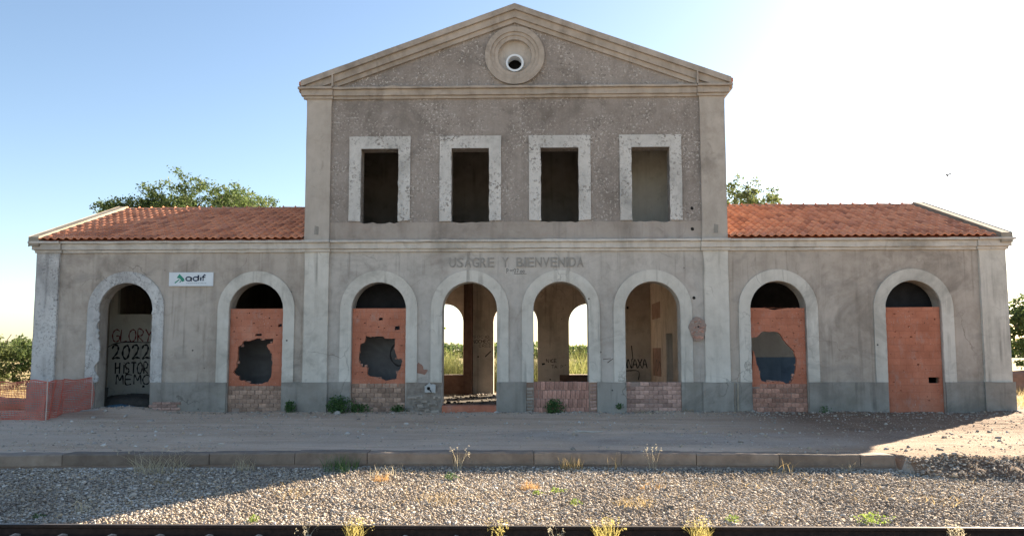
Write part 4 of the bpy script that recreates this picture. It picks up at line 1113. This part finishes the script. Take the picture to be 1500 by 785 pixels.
# roof of the tall block
b = MB()
for sx in (-1, 1):
    xe = sx * 6.33; ze = PK - SL * 6.27 - .03
    v = [(0, -.18, 11.875), (xe, -.18, ze), (xe, YB + .2, ze), (0, YB + .2, 11.875), (0, -.18, 11.75), (xe, -.18, ze - .1), (xe, YB + .2, ze - .1), (0, YB + .2, 11.75)]
    fs_ = [(0, 1, 2, 3), (7, 6, 5, 4), (0, 4, 5, 1), (1, 5, 6, 2), (2, 6, 7, 3)]
    b.add(v, fs_ if sx < 0 else [f[::-1] for f in fs_])
b.build("main_roof", M['tile'], ST)
MB().box(-6.38, -6.10, .0, YB, 9.36, 9.54).build("side_cornice", M['cornice_up'], ST); MB().box(6.06, 6.36, .0, YB, 9.36, 9.54).build("side_cornice", M['cornice_up'], ST)

# ================================================================= loose things
# station sign
sg = tag(empty("station_sign", (-9.385, -.003, 3.815)), "white rectangular sign with green emblem and navy word adif on the left wing", "sign")
MB().box(-.645, .645, -.05, 0, -.2, .2).build("sign_panel", M['sign_white'], sg, bevel=.006)
b = MB()
def poly(pts): b.prism([pts], -.054, -.0505)
poly([(-.42, .04), (-.34, .155), (-.20, .01), (-.19, -.05), (-.26, -.075), (-.29, -.02), (-.33, .02)])
poly([(-.46, -.125), (-.475, -.09), (-.345, .005), (-.325, -.01), (-.385, -.06)])
poly([(-.345, -.095), (-.32, -.06), (-.265, .0), (-.30, -.085)])
b.build("sign_emblem", M['sign_green'], sg)
b = MB()
def st(pts, w=.038): ribbon(b, pts, w, -.0535)
def ell(cx, cz, rx, rz, a0, a1, n=16): return [(cx + rx * math.cos(math.radians(a0 + (a1 - a0) * k / n)), cz + rz * math.sin(math.radians(a0 + (a1 - a0) * k / n))) for k in range(n + 1)]
st(ell(-.07, .01, .075, .055, 20, 380)); st([(.005, .06), (.012, -.01), (.0, -.06)], .04)
st(ell(.14, .01, .075, .055, 0, 360)); st([(.215, .12), (.215, -.045)], .04)
st([(.285, .06), (.285, -.045)], .04); st([(.283, .105), (.287, .10)], .04)
st([(.43, .11), (.38, .115), (.355, .07), (.355, -.045)], .04); st([(.32, .055), (.42, .055)], .026)
b.build("sign_word", M['sign_navy'], sg)
b = MB(); xx = -.13
while xx < .42:
    w = rnd.uniform(.015, .06); ribbon(b, [(xx, -.115), (xx + w, -.115)], .018, -.0535); xx += w + .014
b.build("sign_small_print", M['sign_grey'], sg)
# torn meter box
mb = tag(empty("meter_box", (-2.41, -.02, .69)), "torn open pale meter box on the wall left of the doorway", "meter box")
b = MB(); b.prism([rough([(-.16, -.12), (.14, -.13), (.15, .10), (.02, .11), (-.02, .16), (-.08, .10), (-.17, .06)], .01), rough(circ(-.05, -.01, .05, 8), .01)], -.06, -.03); b.build("box_front", M['box_grey'], mb)
MB().box(-.14, .13, -.03, .015, -.11, .09).build("box_back", M['black'], mb)
MB().tube([(-.04, -.05, .02), (-.02, -.08, -.03), (.01, -.075, -.08), (.03, -.07, -.13)], .012, 6).build("cable", M['black'], mb)

# orange safety net
net = tag(empty("safety_net", (-12.6, -1.6, 0)), "sagging faded orange plastic mesh barrier at the left corner of the station", "barrier")
def net_path(s):      # s in 0..1 from the jamb to outside the frame
    P = [(-12.02, -.16), (-12.2, -.55), (-11.82, -2.62), (-13.2, -2.45), (-14.9, -2.2), (-16.4, -1.9)]
    P = [(-12.06, -.18), (-12.28, -1.1), (-11.86, -2.55), (-13.1, -2.5), (-14.8, -2.3), (-17.0, -2.0)]
    d = [0]; 
    for a, c_ in zip(P[:-1], P[1:]): d.append(d[-1] + math.hypot(c_[0] - a[0], c_[1] - a[1]))
    t_ = s * d[-1]
    for i in range(len(P) - 1):
        if t_ <= d[i + 1] or i == len(P) - 2:
            u = (t_ - d[i]) / (d[i + 1] - d[i]); return (P[i][0] + (P[i + 1][0] - P[i][0]) * u, P[i][1] + (P[i + 1][1] - P[i][1]) * u)
NS, NR = 130, 21
grid = []
for i in range(NS + 1):
    x_, y_ = net_path(i / NS)
    s = i / NS * 8
    zt = .985 - .035 * math.sin(s * 2.1) ** 2 + .012 * math.sin(s * 7) ; gz = float(dirt_z(np.array([x_]), np.array([y_]))[0])
    zb = gz + .01
    colm = []
    for r in range(NR + 1):
        f = r / NR
        w_ = .05 * math.sin(s * 4.3 + f * 2) * (1 - abs(f - .5)) + .03 * math.sin(s * 11 + f * 5)
        colm.append(((x_ + w_ * .5) + 12.6, y_ + w_ + 1.6, zb + (zt - zb) * (f + .012 * math.sin(s * 6 + r))))
    grid.append(colm)
b = MB()
for r in range(NR + 1):           # flat horizontal bands
    hw = .0095 if r not in (0, NR) else .016
    vs_ = []; 
    for i in range(NS + 1):
        p = grid[i][r]; vs_ += [(p[0], p[1], p[2] - hw), (p[0], p[1], p[2] + hw)]
    b.add(vs_, [(2 * i, 2 * i + 2, 2 * i + 3, 2 * i + 1) for i in range(NS)])
for i in range(0, NS + 1):
    vs_ = []
    for r in range(NR + 1):
        p = grid[i][r]; vs_ += [(p[0] - .006, p[1] - .002, p[2]), (p[0] + .006, p[1] - .002, p[2])]
    b.add(vs_, [(2 * r, 2 * r + 1, 2 * r + 3, 2 * r + 2) for r in range(NR)])
b.build("net_sheet", M['net'], net)
for i_, (xx, yy) in enumerate(((-11.86, -2.57), (-14.8, -2.32), (-12.06, -.2))):
    MB().tube([(xx + 12.6, yy + 1.6, -.1), (xx + 12.6 + .01, yy + 1.6, .5), (xx + 12.6, yy + 1.6, 1.04)], .014, 8).build("stake", M['post'], net)

# heap and blue sheet in the open arch
hp = tag(empty("earth_heap", (-11.75, 1.35, .05)), "dark earth heap half covered by a blue plastic sheet inside the first arch", "heap")
def lump(name, mat, rx, ry, rz, seed, off=(0, 0, 0), parent=None, cut=0):
    n1, n2 = 24, 9; vs_ = []; fs_ = []
    for j in range(n2 + 1):
        a = j / n2 * math.pi / 2
        for i in range(n1):
            t_ = 2 * math.pi * i / n1
            k_ = 1 + .22 * float(fbm(np.array([math.cos(t_) * 1.5 + seed]), np.array([math.sin(t_) * 1.5 + a * 2]), seed)[0])
            vs_.append((off[0] + rx * math.cos(a) * math.cos(t_) * k_, off[1] + ry * math.cos(a) * math.sin(t_) * k_, off[2] + rz * math.sin(a) * k_))
    for j in range(n2):
        for i in range(n1):
            l = (i + 1) % n1; fs_.append((j * n1 + i, j * n1 + l, (j + 1) * n1 + l, (j + 1) * n1 + i))
    return MB().add(vs_, fs_).build(name, mat, parent, smooth=True)
lump("heap_body", M['heap'], 1.15, .75, .40, 3, parent=hp); lump("plastic_sheet", M['tarp'], .55, .35, .17, 5, (.15, -.85, -.03), hp)
pl = tag(MB().box(-.06, .05, -.02, .02, -.02, .62).build("plank", M['heap'], loc=(-12.28, .85, .05)), "dark upright plank leaning inside the first open arch", "plank")
pl.rotation_euler = (-.12, .03, 0)
# fallen stick on the platform
b = MB(); b.tube([(-.32, 0, .02), (-.1, .03, .03), (.12, -.02, .025), (.34, .05, .03)], [.02, .024, .02, .012], 6); b.tube([(-.1, .03, .03), (-.22, .12, .06), (-.3, .15, .05)], [.014, .01, .006], 5)
tag(b.build("stick", M['wood'], loc=(1.62, -5.5, 0)), "bleached fallen stick lying on the platform before the middle arches", "stick")
# a few bigger lumps of debris on the platform
DEB = [(-11.25, -.9, .07, "pale broken plaster lump beside the mesh barrier"), (-10.35, -1.6, .08, "upright rubble lump on the earth before the open arch"), (-4.95, -.45, .13, "flat pale stone slab under the green wall weeds"),
       (-9.0, -2.9, .06, "small pale stone alone on the left part of the platform"), (-11.0, -1.9, .07, "pale flat stone lowest on the earth mound at left")]
for x_, y_, r_, lab in DEB:
    o = stones("broken_stone", np.array([[0.0, 0, 0]]), np.array([r_]), M['debris'], sink=.25, tone=np.array([.6]), flat=(.35, .6)); o.location = (x_, y_, float(dirt_z(np.array([x_]), np.array([y_]))[0])); tag(o, lab, "stone")
b = MB(); b.add([(-.25, -.02, .01), (.25, -.05, .04), (.26, .02, .07), (-.24, .05, .03)], [(0, 1, 2, 3)]); b.add([(-.25, -.02, -.01), (.25, -.05, .02), (.26, .02, .05), (-.24, .05, .01)], [(3, 2, 1, 0)])
tag(b.build("wood_offcut", M['wood'], loc=(-11.55, -1.15, .12)), "pale wood offcut lying at the end of the orange mesh", "offcut")

# ================================================================= vegetation
def blades(P, h, w, lean, seg=3):
    """grass blades as bent tapered strips: P (n,3)"""
    n = len(P); a = rng.uniform(0, 6.283, n); tw = rng.uniform(0, 6.283, n)
    dx, dy = np.cos(a), np.sin(a); wx, wy = np.cos(tw), np.sin(tw)
    V = []
    for s in range(seg + 1):
        t_ = s / seg
        off = lean * t_ ** 1.8 * h; zz = h * t_ * (1 - .25 * np.clip(lean, 0, 1) * t_)
        ww = w * (1 - t_) + .0006
        for sg_ in (-1, 1):
            V.append(np.stack([P[:, 0] + dx * off + sg_ * wx * ww, P[:, 1] + dy * off + sg_ * wy * ww, P[:, 2] + zz], -1))
    V = np.stack(V, 1); k_ = 2 * (seg + 1)
    F = np.array([[2 * s, 2 * s + 1, 2 * s + 3, 2 * s + 2] for s in range(seg)])
    return V.reshape(-1, 3), (F[None] + (np.arange(n) * k_)[:, None, None]).reshape(-1, 4), k_
def leaves(P, size, up=.0):
    n = len(P)
    d = rng.normal(size=(n, 3)); d[:, 2] += up; d /= np.linalg.norm(d, axis=1)[:, None]
    e = np.cross(d, rng.normal(size=(n, 3))); e /= np.linalg.norm(e, axis=1)[:, None]
    s = size[:, None] if hasattr(size, '__len__') else size
    V = np.stack([P - d * s * .9, P + e * s * .42 , P + d * s * .9, P - e * s * .42], 1)
    return V.reshape(-1, 3), np.arange(n * 4).reshape(n, 4)
def tuft(name, loc, n, r, h, w, lean, mat, label, cat="grass tuft", group=None, seeds=0):
    a = rng.uniform(0, 6.283, n); rr = r * np.sqrt(rng.uniform(0, 1, n))
    P = np.stack([rr * np.cos(a), rr * np.sin(a), np.full(n, -.02)], -1)
    hh = h * rng.uniform(.35, 1.0, n)
    V, F, k_ = blades(P, hh, w * rng.uniform(.6, 1.2, n), lean * rng.uniform(.2, 1.2, n))
    tone = np.repeat(rng.uniform(0, 1, n), k_)
    if seeds:      # seed heads on the tallest stems
        tips = V.reshape(n, k_, 3)[:, -1]; sel = tips[np.argsort(-hh)[:seeds]]
        Q = np.repeat(sel, 10, 0) + rng.normal(0, 1, (len(sel) * 10, 3)) * np.array([.012, .012, .035])
        V2, F2 = leaves(Q, rng.uniform(.008, .016, len(Q)), .8)
        F = np.concatenate([F, F2 + len(V)]); tone = np.concatenate([tone, rng.uniform(.5, 1, len(V2))]); V = np.concatenate([V, V2])
    o = np_mesh(name, V, F, mat, colors=tone); o.location = loc
    return tag(o, label, cat, group)
def weed(name, loc, n, rx, h, leaf, mat, label, cat="weed"):
    t_ = rng.uniform(0, 1, n) ** .8; a = rng.uniform(0, 6.283, n)
    env = rx * (.35 + .65 * np.sin(np.pi * np.clip(t_ * .85 + .1, 0, 1)))
    k_ = np.sqrt(rng.uniform(0, 1, n)); lob = 1 + .4 * np.sin(a * 3 + 1)
    P = np.stack([env * k_ * np.cos(a) * lob, env * k_ * np.sin(a) * .6, h * t_ * rng.uniform(.6, 1.0, n)], -1)
    V, F = leaves(P, rng.uniform(.5, 1.2, n) * leaf, .4)
    tone = np.repeat(rng.uniform(0, 1, n), 4)
    m_ = max(6, n // 25); ang = rng.uniform(0, 6.283, m_)
    Vb, Fb, kb = blades(np.stack([.03 * np.cos(ang), .03 * np.sin(ang), np.full(m_, -.02)], -1), h * rng.uniform(.6, 1.1, m_), np.full(m_, .006), rng.uniform(.1, .7, m_))
    F = np.concatenate([F, Fb + len(V)]); V = np.concatenate([V, Vb]); tone = np.concatenate([tone, np.repeat(rng.uniform(0, 1, m_), kb)])
    o = np_mesh(name, V, F, mat, colors=tone); o.location = loc
    return tag(o, label, cat)
# weeds at the wall foot
weed("wall_weed", (-4.95, -.30, 0), 900, .42, .52, .045, M['leaf_weed'], "largest dark green weed against the plinth left of the third arch")
weed("wall_weed", (-4.35, -.28, 0), 420, .30, .28, .04, M['leaf_weed'], "low spreading green weed below the left part of the third arch")
weed("wall_weed", (-6.36, -.25, 0), 320, .16, .38, .045, M['leaf_weed'], "narrow green weed at the plinth beside the left middle pilaster")
weed("wall_weed", (-3.32, -.22, 0), 320, .24, .24, .04, M['leaf_weed'], "small green weed under the right end of the third arch")
weed("wall_weed", (1.08, -.30, 0), 520, .28, .42, .045, M['leaf_weed'], "green weed in front of the pink brick parapet of the fifth arch")
weed("wall_weed", (2.92, -.20, .12), 120, .10, .16, .035, M['leaf_weed'], "tiny weed sprouting from the plinth left of the sixth arch")
weed("wall_weed", (8.6, -.24, 0), 120, .16, .22, .03, M['leaf_weed'], "thin dark weed at the wall right of the seventh arch")
tuft("grass_tuft", (4.85, -.22, 0), 60, .18, .2, .006, .8, M['dry'], "dry brown grass clump at the right foot of the sixth arch")
tuft("grass_tuft", (3.6, -.22, 0), 90, .35, .18, .007, .9, M['dry_pale'], "pale dry grass along the foot of the sixth arch parapet")
# grass on the kerb and in the ballast
def bz(x_, y_): return float(ballast_z(np.array([x_]), np.array([y_]))[0])
K = [(-5.75, -9.08, 170, .42, .42, .005, .9, 'dry_pale', "widest pale dry grass tuft drooping over the kerb at left"), (-2.75, -9.0, 130, .30, .34, .006, .5, 'leaf_weed', "grey green weed tuft against the kerb left of the shadow edge"),
     (-4.4, -9.0, 60, .2, .3, .005, .6, 'dry_pale', "thin dry grass at the kerb between pale tuft and green tuft"), (-.80, -8.98, 14, .08, .48, .003, .45, 'dry_pale', "tall bleached oat stems rising above the kerb near the middle"),
     (1.10, -8.92, 110, .20, .24, .005, .35, 'dry', "short upright yellow grass tuft against the kerb face"), (1.82, -8.92, 14, .13, .32, .003, .6, 'dry', "forked dry stems at the kerb right of the yellow tuft"),
     (2.48, -8.92, 10, .08, .42, .003, .5, 'dry_pale', "tall thin dry stems at the kerb farther right than the forked stems"), (4.6, -9.05, 22, .2, .3, .004, .8, 'dry', "low dry stems at the right part of the kerb"), (-1.95, -9.3, 60, .3, .2, .005, .9, 'dry_pale', "dead grass lying in the gap between kerb and ballast"),
     (5.6, -9.1, 20, .12, .25, .004, .8, 'dry_pale', "last dry stems before the kerb breaks off")]
for x_, y_, n, r, h, w, ln, mt, lab in K:
    tuft("grass_tuft", (x_, y_, bz(x_, y_)), n, r, h, w, ln, M[mt], lab, seeds=6 if h > .4 else 0)
Bt = [(-1.95, -9.75, 90, .14, .20, .004, 1.0, 'dry_orange', "rusty dry grass clump in the ballast left of centre"), (.40, -10.25, 110, .15, .20, .004, 1.0, 'dry_orange', "bright orange dry clump on the ballast below the yellow kerb tuft"), (1.86, -11.1, 150, .30, .16, .004, 1.2, 'dry', "broad straw coloured clump low on the ballast right of centre"),
      (-3.0, -10.6, 110, .35, .15, .004, 1.2, 'dry', "sparse straw patch in the ballast at the shadow edge"), (-.9, -10.9, 90, .3, .16, .004, 1.1, 'dry', "thin straw patch in the middle of the ballast"), (-5.6, -11.6, 16, .12, .30, .004, .4, 'dry_pale', "lone pale stems in the shaded ballast at left"),
      (-5.25, -9.95, 110, .24, .10, .005, 1.2, 'dry', "flattened brown grass patch on the shaded ballast"), (2.2, -10.1, 60, .25, .14, .004, 1.1, 'dry_orange', "thin rusty straw below the kerb right of centre"), (6.1, -11.0, 50, .3, .14, .004, 1.1, 'dry', "dry straw wisps in the right ballast")]
for x_, y_, n, r, h, w, ln, mt, lab in Bt:
    tuft("grass_tuft", (x_, y_, bz(x_, y_)), n, r, h, w, ln, M[mt], lab)
for x_, y_, n, r, h, mt, lab in ((-.86, -9.65, 110, .11, .13, 'leaf_weed', "small dark green plant in the sunny ballast left of centre"), (.80, -10.5, 70, .12, .09, 'leaf_lime', "pale green sprig in the ballast below the orange clump"), (1.02, -11.15, 60, .10, .09, 'leaf_lime', "lime green sprig lowest in the middle ballast"),
                               (4.70, -12.0, 190, .24, .16, 'leaf_lime', "bright lime plant behind the rail at right"), (-3.15, -12.0, 70, .10, .10, 'leaf_lime', "lime sprig near the rail left of centre"), (3.0, -11.9, 70, .12, .10, 'leaf_lime', "small lime plant behind the rail right of the yellow grass"), (.5, -10.6, 50, .09, .07, 'leaf_lime', "tiny lime sprig beside the pale green one"), (-6.0, -11.9, 60, .10, .08, 'leaf_weed', "dull green plant in the shaded ballast near the rail")):
    weed("ballast_weed", (x_, y_, bz(x_, y_)), n, r, h, .022, M[mt], lab)
Rr_ = [(1.30, -12.55, 150, .14, .28, 'yellow', "largest yellow grass tuft growing in front of the rail"), (2.44, -12.55, 130, .12, .26, 'yellow', "yellow green grass tuft at the rail right of the largest one"), (-1.72, -12.55, 110, .11, .26, 'yellow', "yellow seeding grass tuft at the rail left of centre"),
       (.03, -12.55, 34, .05, .22, 'yellow', "slim yellow grass tuft at the rail near the middle"), (-2.3, -12.52, 8, .05, .30, 'dry_pale', "few pale stems before the rail left of the seeding tuft"), (.72, -12.52, 10, .12, .20, 'dry_pale', "curled pale stems before the rail left of the largest tuft"), (5.45, -12.54, 60, .10, .22, 'dry_pale', "whitish flowering tuft at the rail far right")]
for x_, y_, n, r, h, mt, lab in Rr_:
    tuft("rail_grass", (x_, y_, -.54), n, r, h, .005, .6, M[mt], lab, seeds=14)

# trees and bushes
def tree(name, loc, blobs, nleaf, leaf, mat, label, trunk_h, cat="tree", tr=.22, nb=12):
    root = tag(empty(name, loc), label, cat)
    B = np.array(blobs, float)            # x,y,z,radius relative to loc
    vol = B[:, 3] ** 2; pick = rng.choice(len(B), nleaf, p=vol / vol.sum())
    # small sprays: cluster centres spread in each blob's outer half, leaves around each
    nc = nleaf // 26
    cp = rng.choice(len(B), nc, p=vol / vol.sum())
    d = rng.normal(size=(nc, 3)); d /= np.linalg.norm(d, axis=1)[:, None]
    cr = B[cp, 3] * rng.uniform(.35, 1.12, nc)
    Cc = B[cp, :3] + d * cr[:, None] * np.array([1, 1, .8])
    P = Cc[rng.integers(0, nc, nleaf)] + rng.normal(size=(nleaf, 3)) * np.array([.30, .30, .20]) * (B[:, 3].mean() * .42)
    V, F = leaves(P, leaf * rng.uniform(.6, 1.3, nleaf))
    np_mesh("crown", V, F, mat, root, colors=np.repeat(np.clip(rng.normal(.5, .28, nleaf), 0, 1), 4))
    b = MB()
    b.tube([(0, 0, -.2), (.05, 0, trunk_h * .4), (-.05, .05, trunk_h * .75), (0, 0, trunk_h)], [tr * 1.2, tr, tr * .8, tr * .65], 8)
    for q in range(min(nb, len(blobs) * 3)):
        bl = B[q % len(B)]; dd = rng.normal(size=3); dd /= np.linalg.norm(dd)
        e = bl[:3] + dd * bl[3] * .75
        s = np.array([0, 0, trunk_h * rng.uniform(.7, 1.0)]); mid = (s + e) / 2 + rng.normal(size=3) * .12 * bl[3]
        b.tube([tuple(s), tuple(mid), tuple(e)], [tr * .5, tr * .3, .02], 5, cap=False)
    b.build("trunk", M['bark'], root, smooth=True)
    return root
def crown(cx, cz, w, h, n, dep=None, rmin=.28, rmax=.42):
    out = []
    for k_ in range(n):
        a = rng.uniform(0, 6.283); rr = math.sqrt(rng.uniform(0, 1)) * .72
        out.append((cx + rr * math.cos(a) * w / 2, rng.uniform(-.5, .5) * (dep or w) * .7, cz + rr * math.sin(a) * h / 2, rng.uniform(rmin, rmax) * min(w, h) / 1.2))
    return out
tree("broad_tree", (-25.6, 30, 0), crown(0, 10.5, 8.0, 4.6, 30), 30000, .12, M['leaf'], "rounded green tree behind the left end of the tiled roof", 8.5)
tree("broad_tree", (-21.4, 31.5, 0), crown(-.2, 11.0, 8.8, 5.0, 36), 36000, .12, M['leaf'], "tallest and densest tree behind the left roof ridge", 8.5)
tree("broad_tree", (-18.6, 30.5, 0), crown(0, 10.4, 4.4, 4.4, 12), 7500, .11, M['leaf_pale'], "thin airy tree behind the roof near the tall block", 8.5)
tree("broad_tree", (15.2, 30, 0), crown(0.2, 10.9, 5.0, 4.6, 16), 7500, .13, M['leaf_pale'], "sparse pale tree behind the right wing beside the tall block", 9)
tree("bush", (-25.3, 14, 0), crown(0, 1.2, 4.0, 2.6, 22, rmin=.3, rmax=.42), 9500, .085, M['leaf_pale'], "light green bush at the far left edge", .8, "bush", .06)
tree("bush", (-22.6, 15, 0), crown(0, 1.15, 4.0, 2.7, 22, rmin=.3, rmax=.42), 9500, .085, M['leaf'], "darker green bush right beside the left corner pilaster", .8, "bush", .06)
tree("bush", (-29.5, 17, 0), crown(0, 1.3, 5, 2.6, 10), 8000, .09, M['leaf_pale'], "light bush beyond the left edge of the picture", .8, "bush", .06)
tree("broad_tree", (24.9, 16, 0), crown(0, 2.9, 3.0, 3.6, 16), 7000, .12, M['leaf'], "dark green small tree at the far right behind the station corner", 1.6, "tree", .09)
tree("broad_tree", (29.5, 19, 0), crown(0, 3.0, 5.0, 4.2, 14), 4200, .13, M['leaf'], "broad dark tree beyond the right edge of the picture", 1.6, "tree", .1)
tree("bush", (3.7, 16.5, 0), crown(0, 1.1, 2.6, 2.0, 10, rmin=.3, rmax=.45), 6000, .08, M['leaf'], "green bush behind the station seen through the right rear window", .8, "bush", .05)
tree("bush", (-3.9, 18.5, 0), crown(0, 1.0, 2.6, 1.8, 10, rmin=.3, rmax=.45), 5000, .08, M['leaf'], "green bush behind the station seen through the doorway", .8, "bush", .05)
tree("sapling", (-3.95, 15.0, 0), crown(0, 2.3, .9, 1.9, 8, rmin=.25, rmax=.4), 420, .06, M['leaf_lime'], "slender sunlit sapling seen through the doorway and rear window", 1.8, "sapling", .025)
# tall dry grass behind the building and at its sides
def field(name, xr, yr, n, h, mat, label, w=.010):
    P = np.stack([rng.uniform(*xr, n), rng.uniform(*yr, n), np.zeros(n)], -1)
    keep = fbm(P[:, 0] * .6, P[:, 1] * .6, 63) + rng.uniform(-.5, .5, n) > -.25
    P = P[keep]; n = len(P); P[:, 2] = dirt_z(P[:, 0], P[:, 1]) - .03
    V, F, k_ = blades(P, h * rng.uniform(.4, 1.1, n) * (1 + .4 * fbm(P[:, 0] * .4, P[:, 1] * .4, 64)), w * rng.uniform(.6, 1.4, n), rng.uniform(.1, .7, n), 2)
    o = np_mesh(name, V, F, mat, colors=np.repeat(rng.uniform(0, 1, n), k_)); return tag(o, label, "grass", kind="stuff")
field("tall_grass", (-8, 8), (11.5, 17), 14000, 1.75, M['field'], "tall olive and straw grass behind the station seen through its windows", .018)
field("dry_grass", (14.6, 27), (1.5, 13), 9000, .38, M['dry'], "dry yellow grass beside the right end of the station", .009)
field("dry_grass", (-30, -15.2), (4.0, 13), 9000, .30, M['dry'], "dry straw grass behind the mesh barrier at left", .009)
# earth bank at right behind the corner
bank = lump("earth_bank", simple("red_earth", (0.20, 0.10, 0.065), (0.36, 0.20, 0.13), s=2, bump=.8), 4.2, 1.6, 1.05, 9)
bank.location = (23.5, 12.2, -.1); tag(bank, "bare reddish earth bank behind the right corner of the station", "earth bank", kind="structure")
bank2 = lump("earth_bank", simple("brown_earth", (0.22, 0.14, 0.09), (0.34, 0.24, 0.16), s=2, bump=.8), 3.6, 1.3, .42, 12)
bank2.location = (-17.4, 1.8, -.1); tag(bank2, "low brown earth bank behind the orange mesh at left", "earth bank", kind="structure")
# far tree line
n = 26000
xx = rng.uniform(-260, 260, n); hh = 5.5 * (.55 + .6 * vnoise(xx * .05, xx * 0, 3)) ; 
P = np.stack([xx, 190 + rng.uniform(-8, 8, n), rng.uniform(0, 1, n) * hh - .3], -1)
V, F = leaves(P, rng.uniform(.5, 1.2, n))
tl = np_mesh("distant_treeline", V, F, M['leaf'], colors=np.repeat(rng.uniform(.2, .9, n), 4)); tag(tl, "far low line of dark trees on the horizon", "tree line", kind="stuff")

n = 5200
P = np.stack([rng.uniform(-12, 12, n), rng.uniform(-12.3, -8.9, n), np.zeros(n)], -1)
keep = fbm(P[:, 0] * .9, P[:, 1] * 1.4, 44) + rng.uniform(-.35, .35, n) > .12
P = P[keep & (P[:, 1] < kerb_y(P[:, 0]) - .1)]; n = len(P); P[:, 2] = ballast_z(P[:, 0], P[:, 1]) + .01
V, F, k_ = blades(P, rng.uniform(.03, .12, n), rng.uniform(.0015, .0035, n), rng.uniform(.6, 2.2, n), 2)
o = np_mesh("dry_litter", V, F, M['dry'], colors=np.repeat(rng.uniform(0, 1, n), k_)); tag(o, "thin dry straw growing between the ballast stones", "straw", kind="stuff")
n = 2600
P = np.stack([rng.uniform(-14, 14, n), -rng.uniform(.05, 8.4, n), np.zeros(n)], -1)
keep = fbm(P[:, 0] * .5, P[:, 1] * .9, 45) + rng.uniform(-.3, .3, n) + .35 * (P[:, 1] > -.5) > .22
P = P[keep]; n = len(P); P[:, 2] = dirt_z(P[:, 0], P[:, 1])
V, F, k_ = blades(P, rng.uniform(.02, .09, n), rng.uniform(.0015, .004, n), rng.uniform(.6, 2.2, n), 2)
o = np_mesh("dry_litter", V, F, M['dry_pale'], colors=np.repeat(rng.uniform(0, 1, n), k_)); tag(o, "short dead grass scattered over the platform earth", "straw", kind="stuff")
# interior rubble
n = 700
P = np.stack([rng.uniform(-3.7, 5.0, n), rng.uniform(.8, 8.4, n), np.full(n, .05)], -1)
o = stones("rubble", P, rng.uniform(.015, .06, n), M['floor_in'], tone=np.zeros(n)); tag(o, "dark rubble covering the floor of the entrance hall", "rubble", kind="stuff")
n = 50
P = np.stack([rng.uniform(-2.0, .4, n), rng.uniform(7.4, 8.3, n), np.full(n, .06)], -1)
o = stones("rubble", P, rng.uniform(.02, .07, n), M['debris'], tone=np.zeros(n)); tag(o, "pale plaster rubble below the rear wall of the entrance hall", "rubble", kind="stuff")

for o in list(COL.objects):
    if o.parent is None and o.get("category"):
        nm = o.name.split(".")[0]
        g = {"wall_weed": "weeds along the foot of the station wall", "grass_tuft": "grass tufts along the kerb and on the ballast", "ballast_weed": "green sprigs in the ballast", "rail_grass": "grass tufts growing at the rail", "broad_tree": "trees behind the station", "bush": "bushes round the station", "broken_stone": "broken stones on the platform"}.get(nm)
        if g: o["group"] = g
# bird
bd = MB()
bd.tube([(-.22, 0, 0), (-.08, 0, .01), (.06, 0, .02), (.16, 0, .03), (.21, 0, .025)], [.01, .05, .06, .035, .005], 8)
brd = tag(empty("bird", (15.15, 5, 7.87)), "small dark bird flying in the white sky at right", "bird")
bd.build("body", M['bird'], brd, smooth=True)
MB().add([(-.07, 0, .03), (.08, 0, .03), (.03, -.22, .12), (-.06, -.42, .09), (-.09, -.2, .10)], [(0, 1, 2, 3, 4)]).build("wing", M['bird'], brd)
MB().add([(-.07, 0, .03), (.08, 0, .03), (.03, .22, .16), (-.06, .42, .18), (-.09, .2, .14)], [(4, 3, 2, 1, 0)]).build("wing", M['bird'], brd)
brd.scale = (.5, .5, .5)
brd.rotation_euler = (0, -.2, -2.4)
